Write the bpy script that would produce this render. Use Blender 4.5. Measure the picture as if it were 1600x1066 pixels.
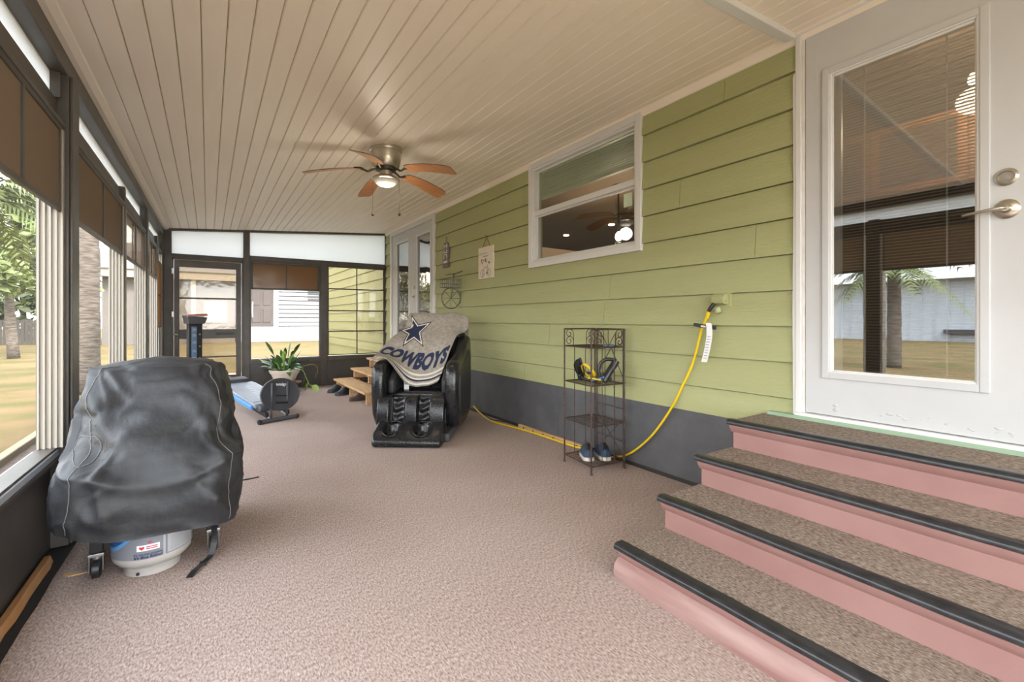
import bpy, bmesh, math, random
from mathutils import Vector, Matrix
import numpy as np
R = math.radians
random.seed(7)
for o in list(bpy.data.objects): bpy.data.objects.remove(o)
SC = bpy.context.scene
COL = SC.collection

# ------------------------------------------------------------------ camera, sky, sun, exposure
cam_d = bpy.data.cameras.new('camera'); cam = bpy.data.objects.new('camera', cam_d); COL.objects.link(cam)
cam_d.sensor_width = 36; cam_d.lens = 711 / 1600 * 36; cam_d.shift_y = -33 / 1600
cam.location = (0, 0, 1.155); cam.rotation_euler = (R(90), 0, -math.atan(475 / 711))
cam_d.clip_start = 0.02; cam_d.clip_end = 500
SC.camera = cam
world = bpy.data.worlds.new('sky'); SC.world = world; world.use_nodes = True
wn = world.node_tree; bg = wn.nodes['Background']
tcw = wn.nodes.new('ShaderNodeTexCoord'); sepw = wn.nodes.new('ShaderNodeSeparateXYZ'); rampw = wn.nodes.new('ShaderNodeValToRGB')
wn.links.new(tcw.outputs['Generated'], sepw.inputs[0]); wn.links.new(sepw.outputs['Z'], rampw.inputs[0]); wn.links.new(rampw.outputs[0], bg.inputs[0])
rampw.color_ramp.elements[0].position = 0.0; rampw.color_ramp.elements[0].color = (0.94, 0.97, 1.0, 1)
rampw.color_ramp.elements[1].position = 0.7; rampw.color_ramp.elements[1].color = (0.80, 0.90, 1.04, 1)
bg.inputs[1].default_value = 2.6
sun_d = bpy.data.lights.new('sun', 'SUN'); sun = bpy.data.objects.new('sun', sun_d); COL.objects.link(sun)
sun_d.energy = 2.5; sun_d.angle = R(12); sun_d.color = (1.0, 0.96, 0.90)
sun.rotation_euler = Vector((-0.25, 0.72, -0.65)).to_track_quat('-Z', 'Y').to_euler()
sun.location = (0, -10, 12)
vs = SC.view_settings; vs.view_transform = 'Standard'; vs.look = 'None'; vs.gamma = 1.0; vs.use_curve_mapping = False
vs.exposure = 2.08

# ------------------------------------------------------------------ materials
MATS = {}
def mat(name, col, rough=0.6, metal=0.0, col2=None, scale=8.0, stretch=(1, 1, 1), bump=0.0, bscale=None, emit=None, detail=4, contrast=(0.35, 0.65), coat=0.0, spec=0.5):
    m = bpy.data.materials.new(name); m.use_nodes = True; nt = m.node_tree; b = nt.nodes['Principled BSDF']
    b.inputs['Base Color'].default_value = (*col, 1); b.inputs['Roughness'].default_value = rough; b.inputs['Metallic'].default_value = metal
    b.inputs['Coat Weight'].default_value = coat; b.inputs['Specular IOR Level'].default_value = spec
    if col2 is not None or bump:
        tc = nt.nodes.new('ShaderNodeTexCoord'); mp = nt.nodes.new('ShaderNodeMapping'); mp.inputs['Scale'].default_value = stretch
        nt.links.new(tc.outputs['Object'], mp.inputs[0])
        if col2 is not None:
            n = nt.nodes.new('ShaderNodeTexNoise'); n.inputs['Scale'].default_value = scale; n.inputs['Detail'].default_value = detail
            nt.links.new(mp.outputs[0], n.inputs['Vector'])
            r = nt.nodes.new('ShaderNodeValToRGB'); r.color_ramp.elements[0].position, r.color_ramp.elements[1].position = contrast
            r.color_ramp.elements[0].color = (*col, 1); r.color_ramp.elements[1].color = (*col2, 1)
            nt.links.new(n.outputs[0], r.inputs[0]); nt.links.new(r.outputs[0], b.inputs['Base Color'])
        if bump:
            n2 = nt.nodes.new('ShaderNodeTexNoise'); n2.inputs['Scale'].default_value = bscale or scale; n2.inputs['Detail'].default_value = detail
            nt.links.new(mp.outputs[0], n2.inputs['Vector'])
            bp = nt.nodes.new('ShaderNodeBump'); bp.inputs['Strength'].default_value = bump; bp.inputs['Distance'].default_value = 0.01
            nt.links.new(n2.outputs[0], bp.inputs['Height']); nt.links.new(bp.outputs[0], b.inputs['Normal'])
    if emit:
        b.inputs['Emission Color'].default_value = (*emit[0], 1); b.inputs['Emission Strength'].default_value = emit[1]
    MATS[name] = m
    return m
def pane_mat(name, tint, gloss, rough=0.0, haze=0.0, haze_col=(0.8, 0.8, 0.8), wave=0.0, trans=0.6):
    """thin clear sheet: tinted see-through + mirror reflection + a little milky scatter"""
    m = bpy.data.materials.new(name); m.use_nodes = True; nt = m.node_tree; nt.nodes.remove(nt.nodes['Principled BSDF'])
    out = nt.nodes['Material Output']
    t = nt.nodes.new('ShaderNodeBsdfTransparent'); t.inputs[0].default_value = (*tint, 1)
    g = nt.nodes.new('ShaderNodeBsdfGlossy'); g.inputs['Roughness'].default_value = rough
    mx = nt.nodes.new('ShaderNodeMixShader'); mx.inputs[0].default_value = gloss
    nt.links.new(t.outputs[0], mx.inputs[1]); nt.links.new(g.outputs[0], mx.inputs[2])
    last = mx
    if wave:
        tc = nt.nodes.new('ShaderNodeTexCoord'); n = nt.nodes.new('ShaderNodeTexNoise'); n.inputs['Scale'].default_value = 6
        nt.links.new(tc.outputs['Object'], n.inputs['Vector'])
        bp = nt.nodes.new('ShaderNodeBump'); bp.inputs['Strength'].default_value = wave; bp.inputs['Distance'].default_value = 0.02
        nt.links.new(n.outputs[0], bp.inputs['Height']); nt.links.new(bp.outputs[0], g.inputs['Normal'])
    if haze:
        d = nt.nodes.new('ShaderNodeBsdfDiffuse'); d.inputs[0].default_value = (*haze_col, 1)
        tr = nt.nodes.new('ShaderNodeBsdfTranslucent'); tr.inputs[0].default_value = (*haze_col, 1)
        m2 = nt.nodes.new('ShaderNodeMixShader'); m2.inputs[0].default_value = trans
        nt.links.new(d.outputs[0], m2.inputs[1]); nt.links.new(tr.outputs[0], m2.inputs[2])
        m3 = nt.nodes.new('ShaderNodeMixShader'); m3.inputs[0].default_value = haze
        nt.links.new(mx.outputs[0], m3.inputs[1]); nt.links.new(m2.outputs[0], m3.inputs[2]); last = m3
    nt.links.new(last.outputs[0], out.inputs[0]); MATS[name] = m
    return m

mat('ceiling_cream', (0.88, 0.785, 0.665), 0.45, col2=(0.90, 0.81, 0.69), scale=3, stretch=(6, 0.6, 6))
mat('trim_cream', (0.84, 0.76, 0.65), 0.45)
mat('green', (0.38, 0.39, 0.185), 0.6, col2=(0.41, 0.425, 0.215), scale=2.2, stretch=(1, 0.6, 2), bump=0.5, bscale=45, contrast=(0.3, 0.7))
_gm = MATS['green'].node_tree
for _n in _gm.nodes:
    if _n.type == 'MAPPING': _n.inputs['Scale'].default_value = (1, 0.25, 3.0)
mat('green_trim', (0.30, 0.42, 0.29), 0.6)
mat('charcoal', (0.085, 0.085, 0.09), 0.5, col2=(0.11, 0.11, 0.115), scale=5, bump=0.15, bscale=30)
mat('bronze', (0.066, 0.056, 0.047), 0.42, col2=(0.085, 0.073, 0.062), scale=6)
mat('bronze_dark', (0.035, 0.030, 0.027), 0.45)
mat('knee_brown', (0.060, 0.052, 0.046), 0.5, col2=(0.075, 0.066, 0.06), scale=5)
mat('sill_sheen', (0.42, 0.45, 0.50), 0.35)  # pale blue-grey stands in for light reflected by the sill paint
mat('track_beige', (0.36, 0.325, 0.275), 0.5)
mat('white_paint', (0.54, 0.545, 0.545), 0.42, col2=(0.57, 0.575, 0.575), scale=4)
mat('white_trim', (0.70, 0.70, 0.685), 0.4)
mat('door_old', (0.70, 0.65, 0.58), 0.5, col2=(0.78, 0.76, 0.72), scale=12)
mat('brushed_nickel', (0.55, 0.51, 0.44), 0.28, metal=1.0)
mat('dark_metal', (0.10, 0.085, 0.07), 0.4, metal=0.8)
mat('steel', (0.5, 0.5, 0.5), 0.35, metal=1.0)
mat('rust_iron', (0.045, 0.032, 0.027), 0.5, metal=0.3, col2=(0.10, 0.06, 0.045), scale=40)
mat('black_iron', (0.02, 0.02, 0.02), 0.45, metal=0.3)
mat('pink', (0.31, 0.165, 0.145), 0.55, col2=(0.35, 0.195, 0.172), scale=3.5, bump=0.15, bscale=25)
mat('pink_worn', (0.42, 0.28, 0.25), 0.6, col2=(0.31, 0.165, 0.145), scale=4, stretch=(1, 0.5, 4))
mat('rubber_black', (0.016, 0.016, 0.018), 0.28, col2=(0.03, 0.03, 0.032), scale=20, bump=0.2, bscale=14)
mat('leather', (0.012, 0.012, 0.013), 0.21, bump=0.25, bscale=60, col2=(0.017, 0.017, 0.019), scale=20)
mat('leather_matte', (0.03, 0.03, 0.032), 0.45, bump=0.4, bscale=22)
mat('plastic_black', (0.018, 0.018, 0.02), 0.38)
mat('plastic_grey', (0.07, 0.07, 0.078), 0.45)
mat('cover', (0.016, 0.017, 0.019), 0.54, col2=(0.027, 0.028, 0.031), scale=4, bump=0.7, bscale=11, detail=8, spec=0.55)
mat('seam_thread', (0.16, 0.155, 0.145), 0.7)
mat('straw', (0.22, 0.12, 0.06), 0.8)
mat('tank_white', (0.46, 0.44, 0.405), 0.35, col2=(0.52, 0.50, 0.47), scale=6)
mat('label_grey', (0.22, 0.23, 0.26), 0.35)
mat('label_light', (0.42, 0.43, 0.44), 0.35)
mat('label_white', (0.8, 0.8, 0.8), 0.4)
mat('label_blue', (0.02, 0.10, 0.34), 0.35)
mat('label_sky', (0.13, 0.40, 0.75), 0.35)
mat('ink_navy', (0.02, 0.03, 0.09), 0.5)
mat('ink_grey', (0.25, 0.25, 0.26), 0.6)
mat('ink_red', (0.55, 0.03, 0.05), 0.5)
mat('ink_pink', (0.75, 0.30, 0.28), 0.5)
mat('pallet_wood', (0.50, 0.29, 0.13), 0.6, col2=(0.64, 0.42, 0.22), scale=5, stretch=(5, 0.6, 5), bump=0.2, bscale=12)
mat('raw_wood', (0.42, 0.19, 0.07), 0.6, col2=(0.55, 0.30, 0.13), scale=8, stretch=(5, 0.6, 5))
mat('fan_wood', (0.36, 0.145, 0.05), 0.4, col2=(0.47, 0.21, 0.08), scale=9, stretch=(1, 8, 1))
mat('fan_edge', (0.09, 0.045, 0.025), 0.4)
mat('milk_glass', (0.55, 0.54, 0.49), 0.25)
mat('terracotta', (0.70, 0.60, 0.49), 0.6, col2=(0.76, 0.68, 0.58), scale=5)
mat('red_brown_wood', (0.16, 0.06, 0.045), 0.5)
mat('soil', (0.05, 0.03, 0.02), 0.9, bump=0.8, bscale=60)
mat('leaf', (0.025, 0.085, 0.018), 0.38, col2=(0.06, 0.17, 0.03), scale=9)
mat('leaf_lime', (0.20, 0.33, 0.05), 0.45, col2=(0.30, 0.40, 0.08), scale=9)
mat('leaf_dry', (0.30, 0.15, 0.05), 0.6)
mat('blanket', (0.30, 0.265, 0.225), 0.9, col2=(0.40, 0.36, 0.315), scale=30, bump=0.4, bscale=160)
mat('blanket_navy', (0.012, 0.020, 0.055), 0.9, col2=(0.022, 0.032, 0.075), scale=60)
mat('blanket_white', (0.72, 0.67, 0.58), 0.9)
mat('cord_yellow', (0.80, 0.56, 0.01), 0.4)
mat('shoe_navy', (0.02, 0.045, 0.09), 0.7, col2=(0.035, 0.065, 0.12), scale=60)
mat('shoe_grey', (0.05, 0.06, 0.075), 0.7)
mat('shoe_brown', (0.07, 0.045, 0.035), 0.6)
mat('sole_white', (0.72, 0.66, 0.58), 0.6, col2=(0.5, 0.44, 0.37), scale=30)
mat('paper_white', (0.75, 0.75, 0.74), 0.6)
mat('gym_pad', (0.20, 0.225, 0.27), 0.45, col2=(0.25, 0.275, 0.32), scale=6)
mat('gym_print', (0.42, 0.46, 0.52), 0.5)
mat('gym_blue', (0.10, 0.30, 0.68), 0.3)
mat('gym_grey', (0.05, 0.053, 0.06), 0.5, bump=0.15, bscale=80)
mat('tower_blue', (0.08, 0.14, 0.22), 0.5)
mat('box_red', (0.38, 0.12, 0.10), 0.6, col2=(0.28, 0.16, 0.13), scale=20)
mat('plaque_cream', (0.72, 0.64, 0.52), 0.6, col2=(0.78, 0.71, 0.60), scale=12)
mat('plaque_slate', (0.12, 0.11, 0.11), 0.6, col2=(0.20, 0.19, 0.18), scale=20)
mat('twine', (0.35, 0.22, 0.08), 0.8)
mat('galvanised', (0.16, 0.16, 0.145), 0.5, metal=0.4)
mat('room_brown', (0.21, 0.15, 0.10), 0.7)
mat('room_floor', (0.18, 0.12, 0.08), 0.6)
mat('cabinet_orange', (0.48, 0.20, 0.07), 0.5)
mat('cabinet_dark', (0.08, 0.05, 0.035), 0.5)
mat('blind_green', (0.60, 0.72, 0.56), 0.5)
mat('slat_grey', (0.55, 0.52, 0.47), 0.5)
mat('lamp_glow', (1, 0.9, 0.7), 0.5, emit=((1.0, 0.80, 0.50), 6))
mat('asphalt_shingle', (0.10, 0.09, 0.085), 0.9)
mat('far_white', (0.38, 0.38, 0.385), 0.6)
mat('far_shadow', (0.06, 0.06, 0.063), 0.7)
mat('far_brown', (0.055, 0.042, 0.04), 0.7, col2=(0.07, 0.055, 0.05), scale=3)
mat('far_tan', (0.25, 0.215, 0.17), 0.7)
mat('far_taupe', (0.11, 0.095, 0.085), 0.7, col2=(0.13, 0.11, 0.10), scale=1)
mat('barn_metal', (0.36, 0.39, 0.43), 0.5)
mat('fence_grey', (0.07, 0.064, 0.058), 0.9, spec=0.1)
mat('bark', (0.065, 0.053, 0.044), 0.9, spec=0.1, col2=(0.15, 0.125, 0.105), scale=6, stretch=(1, 1, 5), bump=0.6, bscale=12)
mat('tree_leaf', (0.03, 0.045, 0.012), 0.6, col2=(0.06, 0.078, 0.021), scale=1.5)
mat('tree_leaf_lime', (0.075, 0.105, 0.026), 0.6, col2=(0.13, 0.15, 0.045), scale=1.5)
mat('mulch', (0.055, 0.035, 0.025), 0.9, col2=(0.10, 0.065, 0.045), scale=20, bump=0.8, bscale=25)
mat('timber', (0.20, 0.155, 0.09), 0.8, col2=(0.25, 0.195, 0.12), scale=4)
mat('concrete', (0.40, 0.37, 0.32), 0.8, col2=(0.46, 0.43, 0.38), scale=3)
mat('gutter', (0.025, 0.025, 0.028), 0.6)
# lawn: dry grass with greener patches
lawn_m = mat('lawn', (0.145, 0.098, 0.050), 0.95, spec=0.03, col2=(0.085, 0.079, 0.030), scale=0.9, detail=12, contrast=(0.40, 0.66), bump=0.6, bscale=9)
# carpet: short flecked loop pile
def carpet_mat(name, c0, c1, c2, tint):
    m = bpy.data.materials.new(name); m.use_nodes = True; nt = m.node_tree; b = nt.nodes['Principled BSDF']; b.inputs['Roughness'].default_value = 0.95
    b.inputs['Specular IOR Level'].default_value = 0.1
    tc = nt.nodes.new('ShaderNodeTexCoord'); mp = nt.nodes.new('ShaderNodeMapping'); mp.inputs['Scale'].default_value = (2.6, 1.0, 1.6)
    nt.links.new(tc.outputs['Object'], mp.inputs[0])
    n = nt.nodes.new('ShaderNodeTexNoise'); n.inputs['Scale'].default_value = 62; n.inputs['Detail'].default_value = 3; n.inputs['Roughness'].default_value = 0.7
    nt.links.new(mp.outputs[0], n.inputs['Vector'])
    r = nt.nodes.new('ShaderNodeValToRGB'); e = r.color_ramp.elements
    e[0].position = 0.30; e[0].color = (*c0, 1); e[1].position = 0.72; e[1].color = (*c2, 1); k = e.new(0.5); k.color = (*c1, 1)
    nt.links.new(n.outputs[0], r.inputs[0])
    n3 = nt.nodes.new('ShaderNodeTexNoise'); n3.inputs['Scale'].default_value = 1.1; n3.inputs['Detail'].default_value = 5
    nt.links.new(tc.outputs['Object'], n3.inputs['Vector'])
    r3 = nt.nodes.new('ShaderNodeValToRGB'); r3.color_ramp.elements[0].position = 0.35; r3.color_ramp.elements[1].position = 0.65
    r3.color_ramp.elements[0].color = (*tint, 1); r3.color_ramp.elements[1].color = (1, 1, 1, 1)
    nt.links.new(n3.outputs[0], r3.inputs[0])
    mx = nt.nodes.new('ShaderNodeMix'); mx.data_type = 'RGBA'; mx.blend_type = 'MULTIPLY'; mx.inputs[0].default_value = 1.0
    nt.links.new(r.outputs[0], mx.inputs[6]); nt.links.new(r3.outputs[0], mx.inputs[7]); nt.links.new(mx.outputs[2], b.inputs['Base Color'])
    bp = nt.nodes.new('ShaderNodeBump'); bp.inputs['Strength'].default_value = 0.6; bp.inputs['Distance'].default_value = 0.006
    nt.links.new(n.outputs[0], bp.inputs['Height']); nt.links.new(bp.outputs[0], b.inputs['Normal'])
    MATS[name] = m
carpet_mat('carpet', (0.20, 0.145, 0.125), (0.44, 0.345, 0.305), (0.68, 0.57, 0.525), (0.90, 0.87, 0.86))
carpet_mat('carpet_step', (0.10, 0.075, 0.058), (0.265, 0.208, 0.170), (0.46, 0.39, 0.335), (0.90, 0.90, 0.88))
pane_mat('clear_glass', (0.85, 0.85, 0.83), 0.10)
pane_mat('door_glass', (0.75, 0.75, 0.73), 0.34)
pane_mat('french_glass', (0.55, 0.53, 0.50), 0.50, wave=0.12)
pane_mat('screen', (0.90, 0.89, 0.87), 0.01, 0.4, haze=0.025, haze_col=(0.30, 0.27, 0.23))
pane_mat('vinyl_tan', (0.66, 0.61, 0.54), 0.06, 0.06, haze=0.07, haze_col=(0.50, 0.44, 0.33), wave=0.08)
pane_mat('vinyl_grey', (0.80, 0.76, 0.72), 0.08, 0.08, haze=0.16, haze_col=(0.40, 0.36, 0.32), wave=0.12)
pane_mat('vinyl_amber', (0.34, 0.19, 0.09), 0.05, 0.12, haze=0.60, haze_col=(0.46, 0.27, 0.13), wave=0.12, trans=0.25)
pane_mat('vinyl_brown', (0.20, 0.15, 0.11), 0.08, 0.2, haze=0.75, haze_col=(0.40, 0.30, 0.215), wave=0.3, trans=0.25)
pane_mat('transom_white', (0.60, 0.60, 0.60), 0.03, 0.3, haze=0.88, haze_col=(0.76, 0.76, 0.75), trans=0.58)

# ------------------------------------------------------------------ mesh helpers
OFF = {}
class MB:
    def __init__(s): s.v = []; s.f = []; s.mi = []
    def add(s, vs, fs, mi=0):
        n = len(s.v); s.v += [tuple(p) for p in vs]; s.f += [tuple(i + n for i in f) for f in fs]; s.mi += [mi] * len(fs); return s
    def box(s, x0, x1, y0, y1, z0, z1, mi=0):
        return s.hexa([(x0, y0, z0), (x1, y0, z0), (x1, y1, z0), (x0, y1, z0), (x0, y0, z1), (x1, y0, z1), (x1, y1, z1), (x0, y1, z1)], mi)
    def hexa(s, p, mi=0):
        return s.add(p, [(3, 2, 1, 0), (4, 5, 6, 7), (0, 1, 5, 4), (1, 2, 6, 5), (2, 3, 7, 6), (3, 0, 4, 7)], mi)
    def obox(s, c, size, rot, mi=0):
        a, b, d = [q / 2 for q in size]
        pts = [Vector(c) + rot @ Vector((i * a, j * b, k * d)) for k in (-1, 1) for i, j in ((-1, -1), (1, -1), (1, 1), (-1, 1))]
        return s.hexa(pts, mi)
    def prism(s, poly, axis, a0, a1, mi=0):
        def mk(p, a): return {'x': (a, p[0], p[1]), 'y': (p[0], a, p[1]), 'z': (p[0], p[1], a)}[axis]
        n = len(poly); vs = [mk(p, a0) for p in poly] + [mk(p, a1) for p in poly]
        return s.add(vs, [tuple(range(n)), tuple(range(2 * n - 1, n - 1, -1))] + [(i, i + n, (i + 1) % n + n, (i + 1) % n) for i in range(n)], mi)
    def tube(s, pts, r, n=8, closed=False, mi=0, flat=1.0):
        pts = [Vector(p) for p in pts]; m = len(pts); vs = []; up = None
        for i, p in enumerate(pts):
            a = pts[(i - 1) % m] if (closed or i > 0) else p; b = pts[(i + 1) % m] if (closed or i < m - 1) else p
            t = (b - a).normalized() if (b - a).length > 1e-9 else Vector((0, 0, 1))
            if up is None:
                up = Vector((0, 0, 1)) if abs(t.z) < 0.9 else Vector((1, 0, 0))
            u = (up - t * up.dot(t))
            if u.length < 1e-6: u = t.orthogonal()
            u.normalize(); w = t.cross(u); up = u
            rr = r[i] if isinstance(r, (list, tuple)) else r
            for k in range(n):
                q = 2 * math.pi * k / n; vs.append(p + u * math.cos(q) * rr * flat + w * math.sin(q) * rr)
        fs = []
        for i in range(m if closed else m - 1):
            j = (i + 1) % m
            for k in range(n): fs.append((i * n + k, i * n + (k + 1) % n, j * n + (k + 1) % n, j * n + k))
        if not closed: fs += [tuple(range(n - 1, -1, -1)), tuple((m - 1) * n + k for k in range(n))]
        return s.add(vs, fs, mi)
    def lathe(s, prof, c=(0, 0, 0), n=32, mi=0, M=None):
        vs = []
        for r, z in prof:
            for k in range(n):
                q = 2 * math.pi * k / n; p = Vector((r * math.cos(q), r * math.sin(q), z))
                vs.append((M @ p if M else p) + Vector(c))
        fs = [(i * n + k, i * n + (k + 1) % n, (i + 1) * n + (k + 1) % n, (i + 1) * n + k) for i in range(len(prof) - 1) for k in range(n)]
        fs += [tuple(range(n - 1, -1, -1)), tuple((len(prof) - 1) * n + k for k in range(n))]
        return s.add(vs, fs, mi)
    def grid(s, fn, nu, nv, mi=0, closed_u=False):
        vs = [fn(i / (nu if closed_u else nu - 1), j / (nv - 1)) for j in range(nv) for i in range(nu)]
        fs = [(j * nu + i, j * nu + (i + 1) % nu, (j + 1) * nu + (i + 1) % nu, (j + 1) * nu + i) for j in range(nv - 1) for i in range(nu if closed_u else nu - 1)]
        return s.add(vs, fs, mi)
    def xf(s, M): s.v = [tuple(M @ Vector(p)) for p in s.v]; return s
    def skew(s): s.v = [(x + (y - 2.5) * 0.0095, y, z) for x, y, z in s.v]; return s
    def build(s, name, mats, parent=None, smooth=False, bevel=0.0, seg=2, sub=0, thick=0.0, recenter=True):
        me = bpy.data.meshes.new(name)
        v = np.array(s.v, dtype=float)
        loc = Vector((0, 0, 0))
        if parent is not None: v = v - np.array(OFF.get(parent.name, (0, 0, 0)))
        elif recenter:
            loc = Vector(((v[:, 0].min() + v[:, 0].max()) / 2, (v[:, 1].min() + v[:, 1].max()) / 2, v[:, 2].min())); v = v - np.array(loc)
        me.from_pydata([tuple(p) for p in v], [], s.f)
        if not isinstance(mats, (list, tuple)): mats = [mats]
        for m in mats: me.materials.append(MATS[m])
        if len(mats) > 1: me.polygons.foreach_set('material_index', s.mi)
        bm = bmesh.new(); bm.from_mesh(me); bmesh.ops.recalc_face_normals(bm, faces=bm.faces); bm.to_mesh(me); bm.free()
        if smooth:
            me.polygons.foreach_set('use_smooth', [True] * len(me.polygons))
            if smooth is not True: me.set_sharp_from_angle(angle=R(smooth))
        o = bpy.data.objects.new(name, me); COL.objects.link(o); o.location = loc
        if parent is not None:
            o.parent = parent; OFF[o.name] = OFF.get(parent.name, (0, 0, 0))
        else: OFF[o.name] = tuple(loc)
        if thick:
            q = o.modifiers.new('thick', 'SOLIDIFY'); q.thickness = thick; q.offset = 0
        if bevel:
            q = o.modifiers.new('bevel', 'BEVEL'); q.width = bevel; q.segments = seg; q.limit_method = 'ANGLE'; q.angle_limit = R(35)
        if sub:
            q = o.modifiers.new('sub', 'SUBSURF'); q.levels = sub; q.render_levels = sub
        return o
def tag(o, label=None, cat=None, group=None, kind=None):
    if label: o['label'] = label
    if cat: o['category'] = cat
    if group: o['group'] = group
    if kind: o['kind'] = kind
    return o
def thing(name, label, cat=None, loc=(0, 0, 0), rotz=0, group=None, kind=None, local=False):
    o = bpy.data.objects.new(name, None); COL.objects.link(o); o.location = loc; o.rotation_euler = (0, 0, rotz); o.empty_display_size = 0.1
    OFF[o.name] = (0, 0, 0) if local else tuple(loc)
    return tag(o, label, cat, group, kind)
def struct(o, label): return tag(o, label, kind='structure')
def inst(src, name, parent, loc, rot=(0, 0, 0), sc=(1, 1, 1)):
    """another object on the same mesh data, placed in the parent's frame"""
    o = bpy.data.objects.new(name, src.data); COL.objects.link(o); o.parent = parent
    o.location = Vector(loc) - Vector(OFF.get(parent.name, (0, 0, 0))); o.rotation_euler = rot; o.scale = sc
    for md in src.modifiers:
        n = o.modifiers.new(md.name, md.type)
        if md.type == 'BEVEL': n.width, n.segments, n.limit_method, n.angle_limit = md.width, md.segments, md.limit_method, md.angle_limit
    OFF[o.name] = OFF.get(parent.name, (0, 0, 0)); return o
def text2d(body, size, bold=0.0, align='CENTER'):
    """outline letters as flat triangles (x right, y up)"""
    c = bpy.data.curves.new('lettering', 'FONT'); c.body = body; c.size = size; c.align_x = align; c.offset = bold; c.resolution_u = 3
    o = bpy.data.objects.new('lettering', c); COL.objects.link(o)
    dg = bpy.context.evaluated_depsgraph_get(); me = o.evaluated_get(dg).to_mesh()
    vs = [tuple(v.co) for v in me.vertices]; fs = [tuple(p.vertices) for p in me.polygons]
    o.evaluated_get(dg).to_mesh_clear(); bpy.data.objects.remove(o); bpy.data.curves.remove(c)
    return vs, fs
def catmull(P, t):
    n = len(P) - 1; x = min(max(t, 0), 1) * n; i = min(int(x), n - 1); u = x - i
    p = [np.array(P[max(0, min(n, k))], dtype=float) for k in (i - 1, i, i + 1, i + 2)]
    return 0.5 * (2 * p[1] + (p[2] - p[0]) * u + (2 * p[0] - 5 * p[1] + 4 * p[2] - p[3]) * u * u + (-p[0] + 3 * p[1] - 3 * p[2] + p[3]) * u ** 3)
def smoothpath(P, n): return [tuple(catmull(P, k / (n - 1))) for k in range(n)]

# ------------------------------------------------------------------ the setting: floor, ceiling, walls
XR = 2.83; Y0, Y1 = -2.6, 8.5
def zc(x): return 2.52 + 0.0796 * (x + 0.56)
fl = MB().box(-0.60, XR, Y0, Y1, -0.02, 0.0); fl.box(-0.60, -0.575, Y0, Y1, -0.001, 0.002)
fl = MB()
NY = 90; _e = [(-0.577 + (k / NY * 11.1 - 5.1) * 0.0095 + random.uniform(-0.004, 0.004), Y0 + 11.1 * k / NY) for k in range(NY + 1)]
fl.add([(x, y, 0) for x, y in _e] + [(XR, y, 0) for x, y in _e], [(i, i + NY + 1, i + NY + 2, i + 1) for i in range(NY)])
flo = fl.build('floor', 'carpet', recenter=False); struct(flo, 'brown flecked carpet covering the porch floor')
MB().box(-0.78, XR, Y0, Y1 + 0.1, -0.10, -0.006).build('floor_edge', 'gutter', flo)

# ceiling: backing + single boards
cl = MB().hexa([(-0.75, Y0, zc(-0.75) + 0.02), (XR, Y0, zc(XR) + 0.02), (XR, Y1 + .1, zc(XR) + 0.02), (-0.75, Y1 + .1, zc(-0.75) + 0.02), (-0.75, Y0, zc(-0.75) + 0.08), (XR, Y0, zc(XR) + 0.08), (XR, Y1 + .1, zc(XR) + 0.08), (-0.75, Y1 + .1, zc(-0.75) + 0.08)])
ceil = cl.build('ceiling', 'bronze_dark', recenter=False); struct(ceil, 'cream tongue-and-groove board ceiling of the porch')
pw = 0.106; slope = math.atan(0.0796)
pb = MB().prism([(-pw / 2 + 0.006, 0), (pw / 2 - 0.006, 0), (pw / 2 - 0.0012, 0.006), (pw / 2 - 0.0012, 0.016), (-pw / 2 + 0.0012, 0.016), (-pw / 2 + 0.0012, 0.006)], 'y', Y0, Y1 + 0.05)
x = XR - pw / 2 - 0.004; first = None; cx = math.cos(slope)
while x > -0.66:
    if first is None:
        first = pb.build('ceiling_board', 'ceiling_cream', ceil); first.location = (x, 0, zc(x)); first.rotation_euler = (0, -slope, 0)
    else: inst(first, 'ceiling_board', ceil, (x, 0, zc(x)), (0, -slope, 0))
    x -= pw * cx
# ceiling trims
t = MB().prism([(XR - 0.012, zc(XR) - 0.062), (XR - 0.03, zc(XR) - 0.05), (XR - 0.05, zc(XR) - 0.012), (XR - 0.055, zc(XR)), (XR, zc(XR))], 'y', Y0, Y1)
struct(t.build('trim_1', 'trim_cream', recenter=False), 'cream cove trim where ceiling meets green siding')
t = MB().prism([(-0.63, zc(-0.6) - 0.02), (-0.575, zc(-0.575) - 0.018), (-0.545, zc(-0.545) - 0.008), (-0.54, zc(-0.54)), (-0.63, zc(-0.63))], 'y', Y0, Y1).skew()
struct(t.build('trim_2', 'trim_cream', recenter=False), 'cream trim along the ceiling edge above the window wall')
t = MB(); yb = 1.285
t.hexa([(-0.6, yb - .03, zc(-.6) - .03), (XR - .05, yb - .03, zc(XR - .05) - .03), (XR - .05, yb + .03, zc(XR - .05) - .03), (-0.6, yb + .03, zc(-.6) - .03), (-0.6, yb - .03, zc(-.6) + .004), (XR - .05, yb - .03, zc(XR - .05) + .004), (XR - .05, yb + .03, zc(XR - .05) + .004), (-0.6, yb + .03, zc(-.6) + .004)])
struct(t.build('trim_3', 'white_trim', recenter=False, bevel=0.006), 'white batten crossing the ceiling above the white door')

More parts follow.
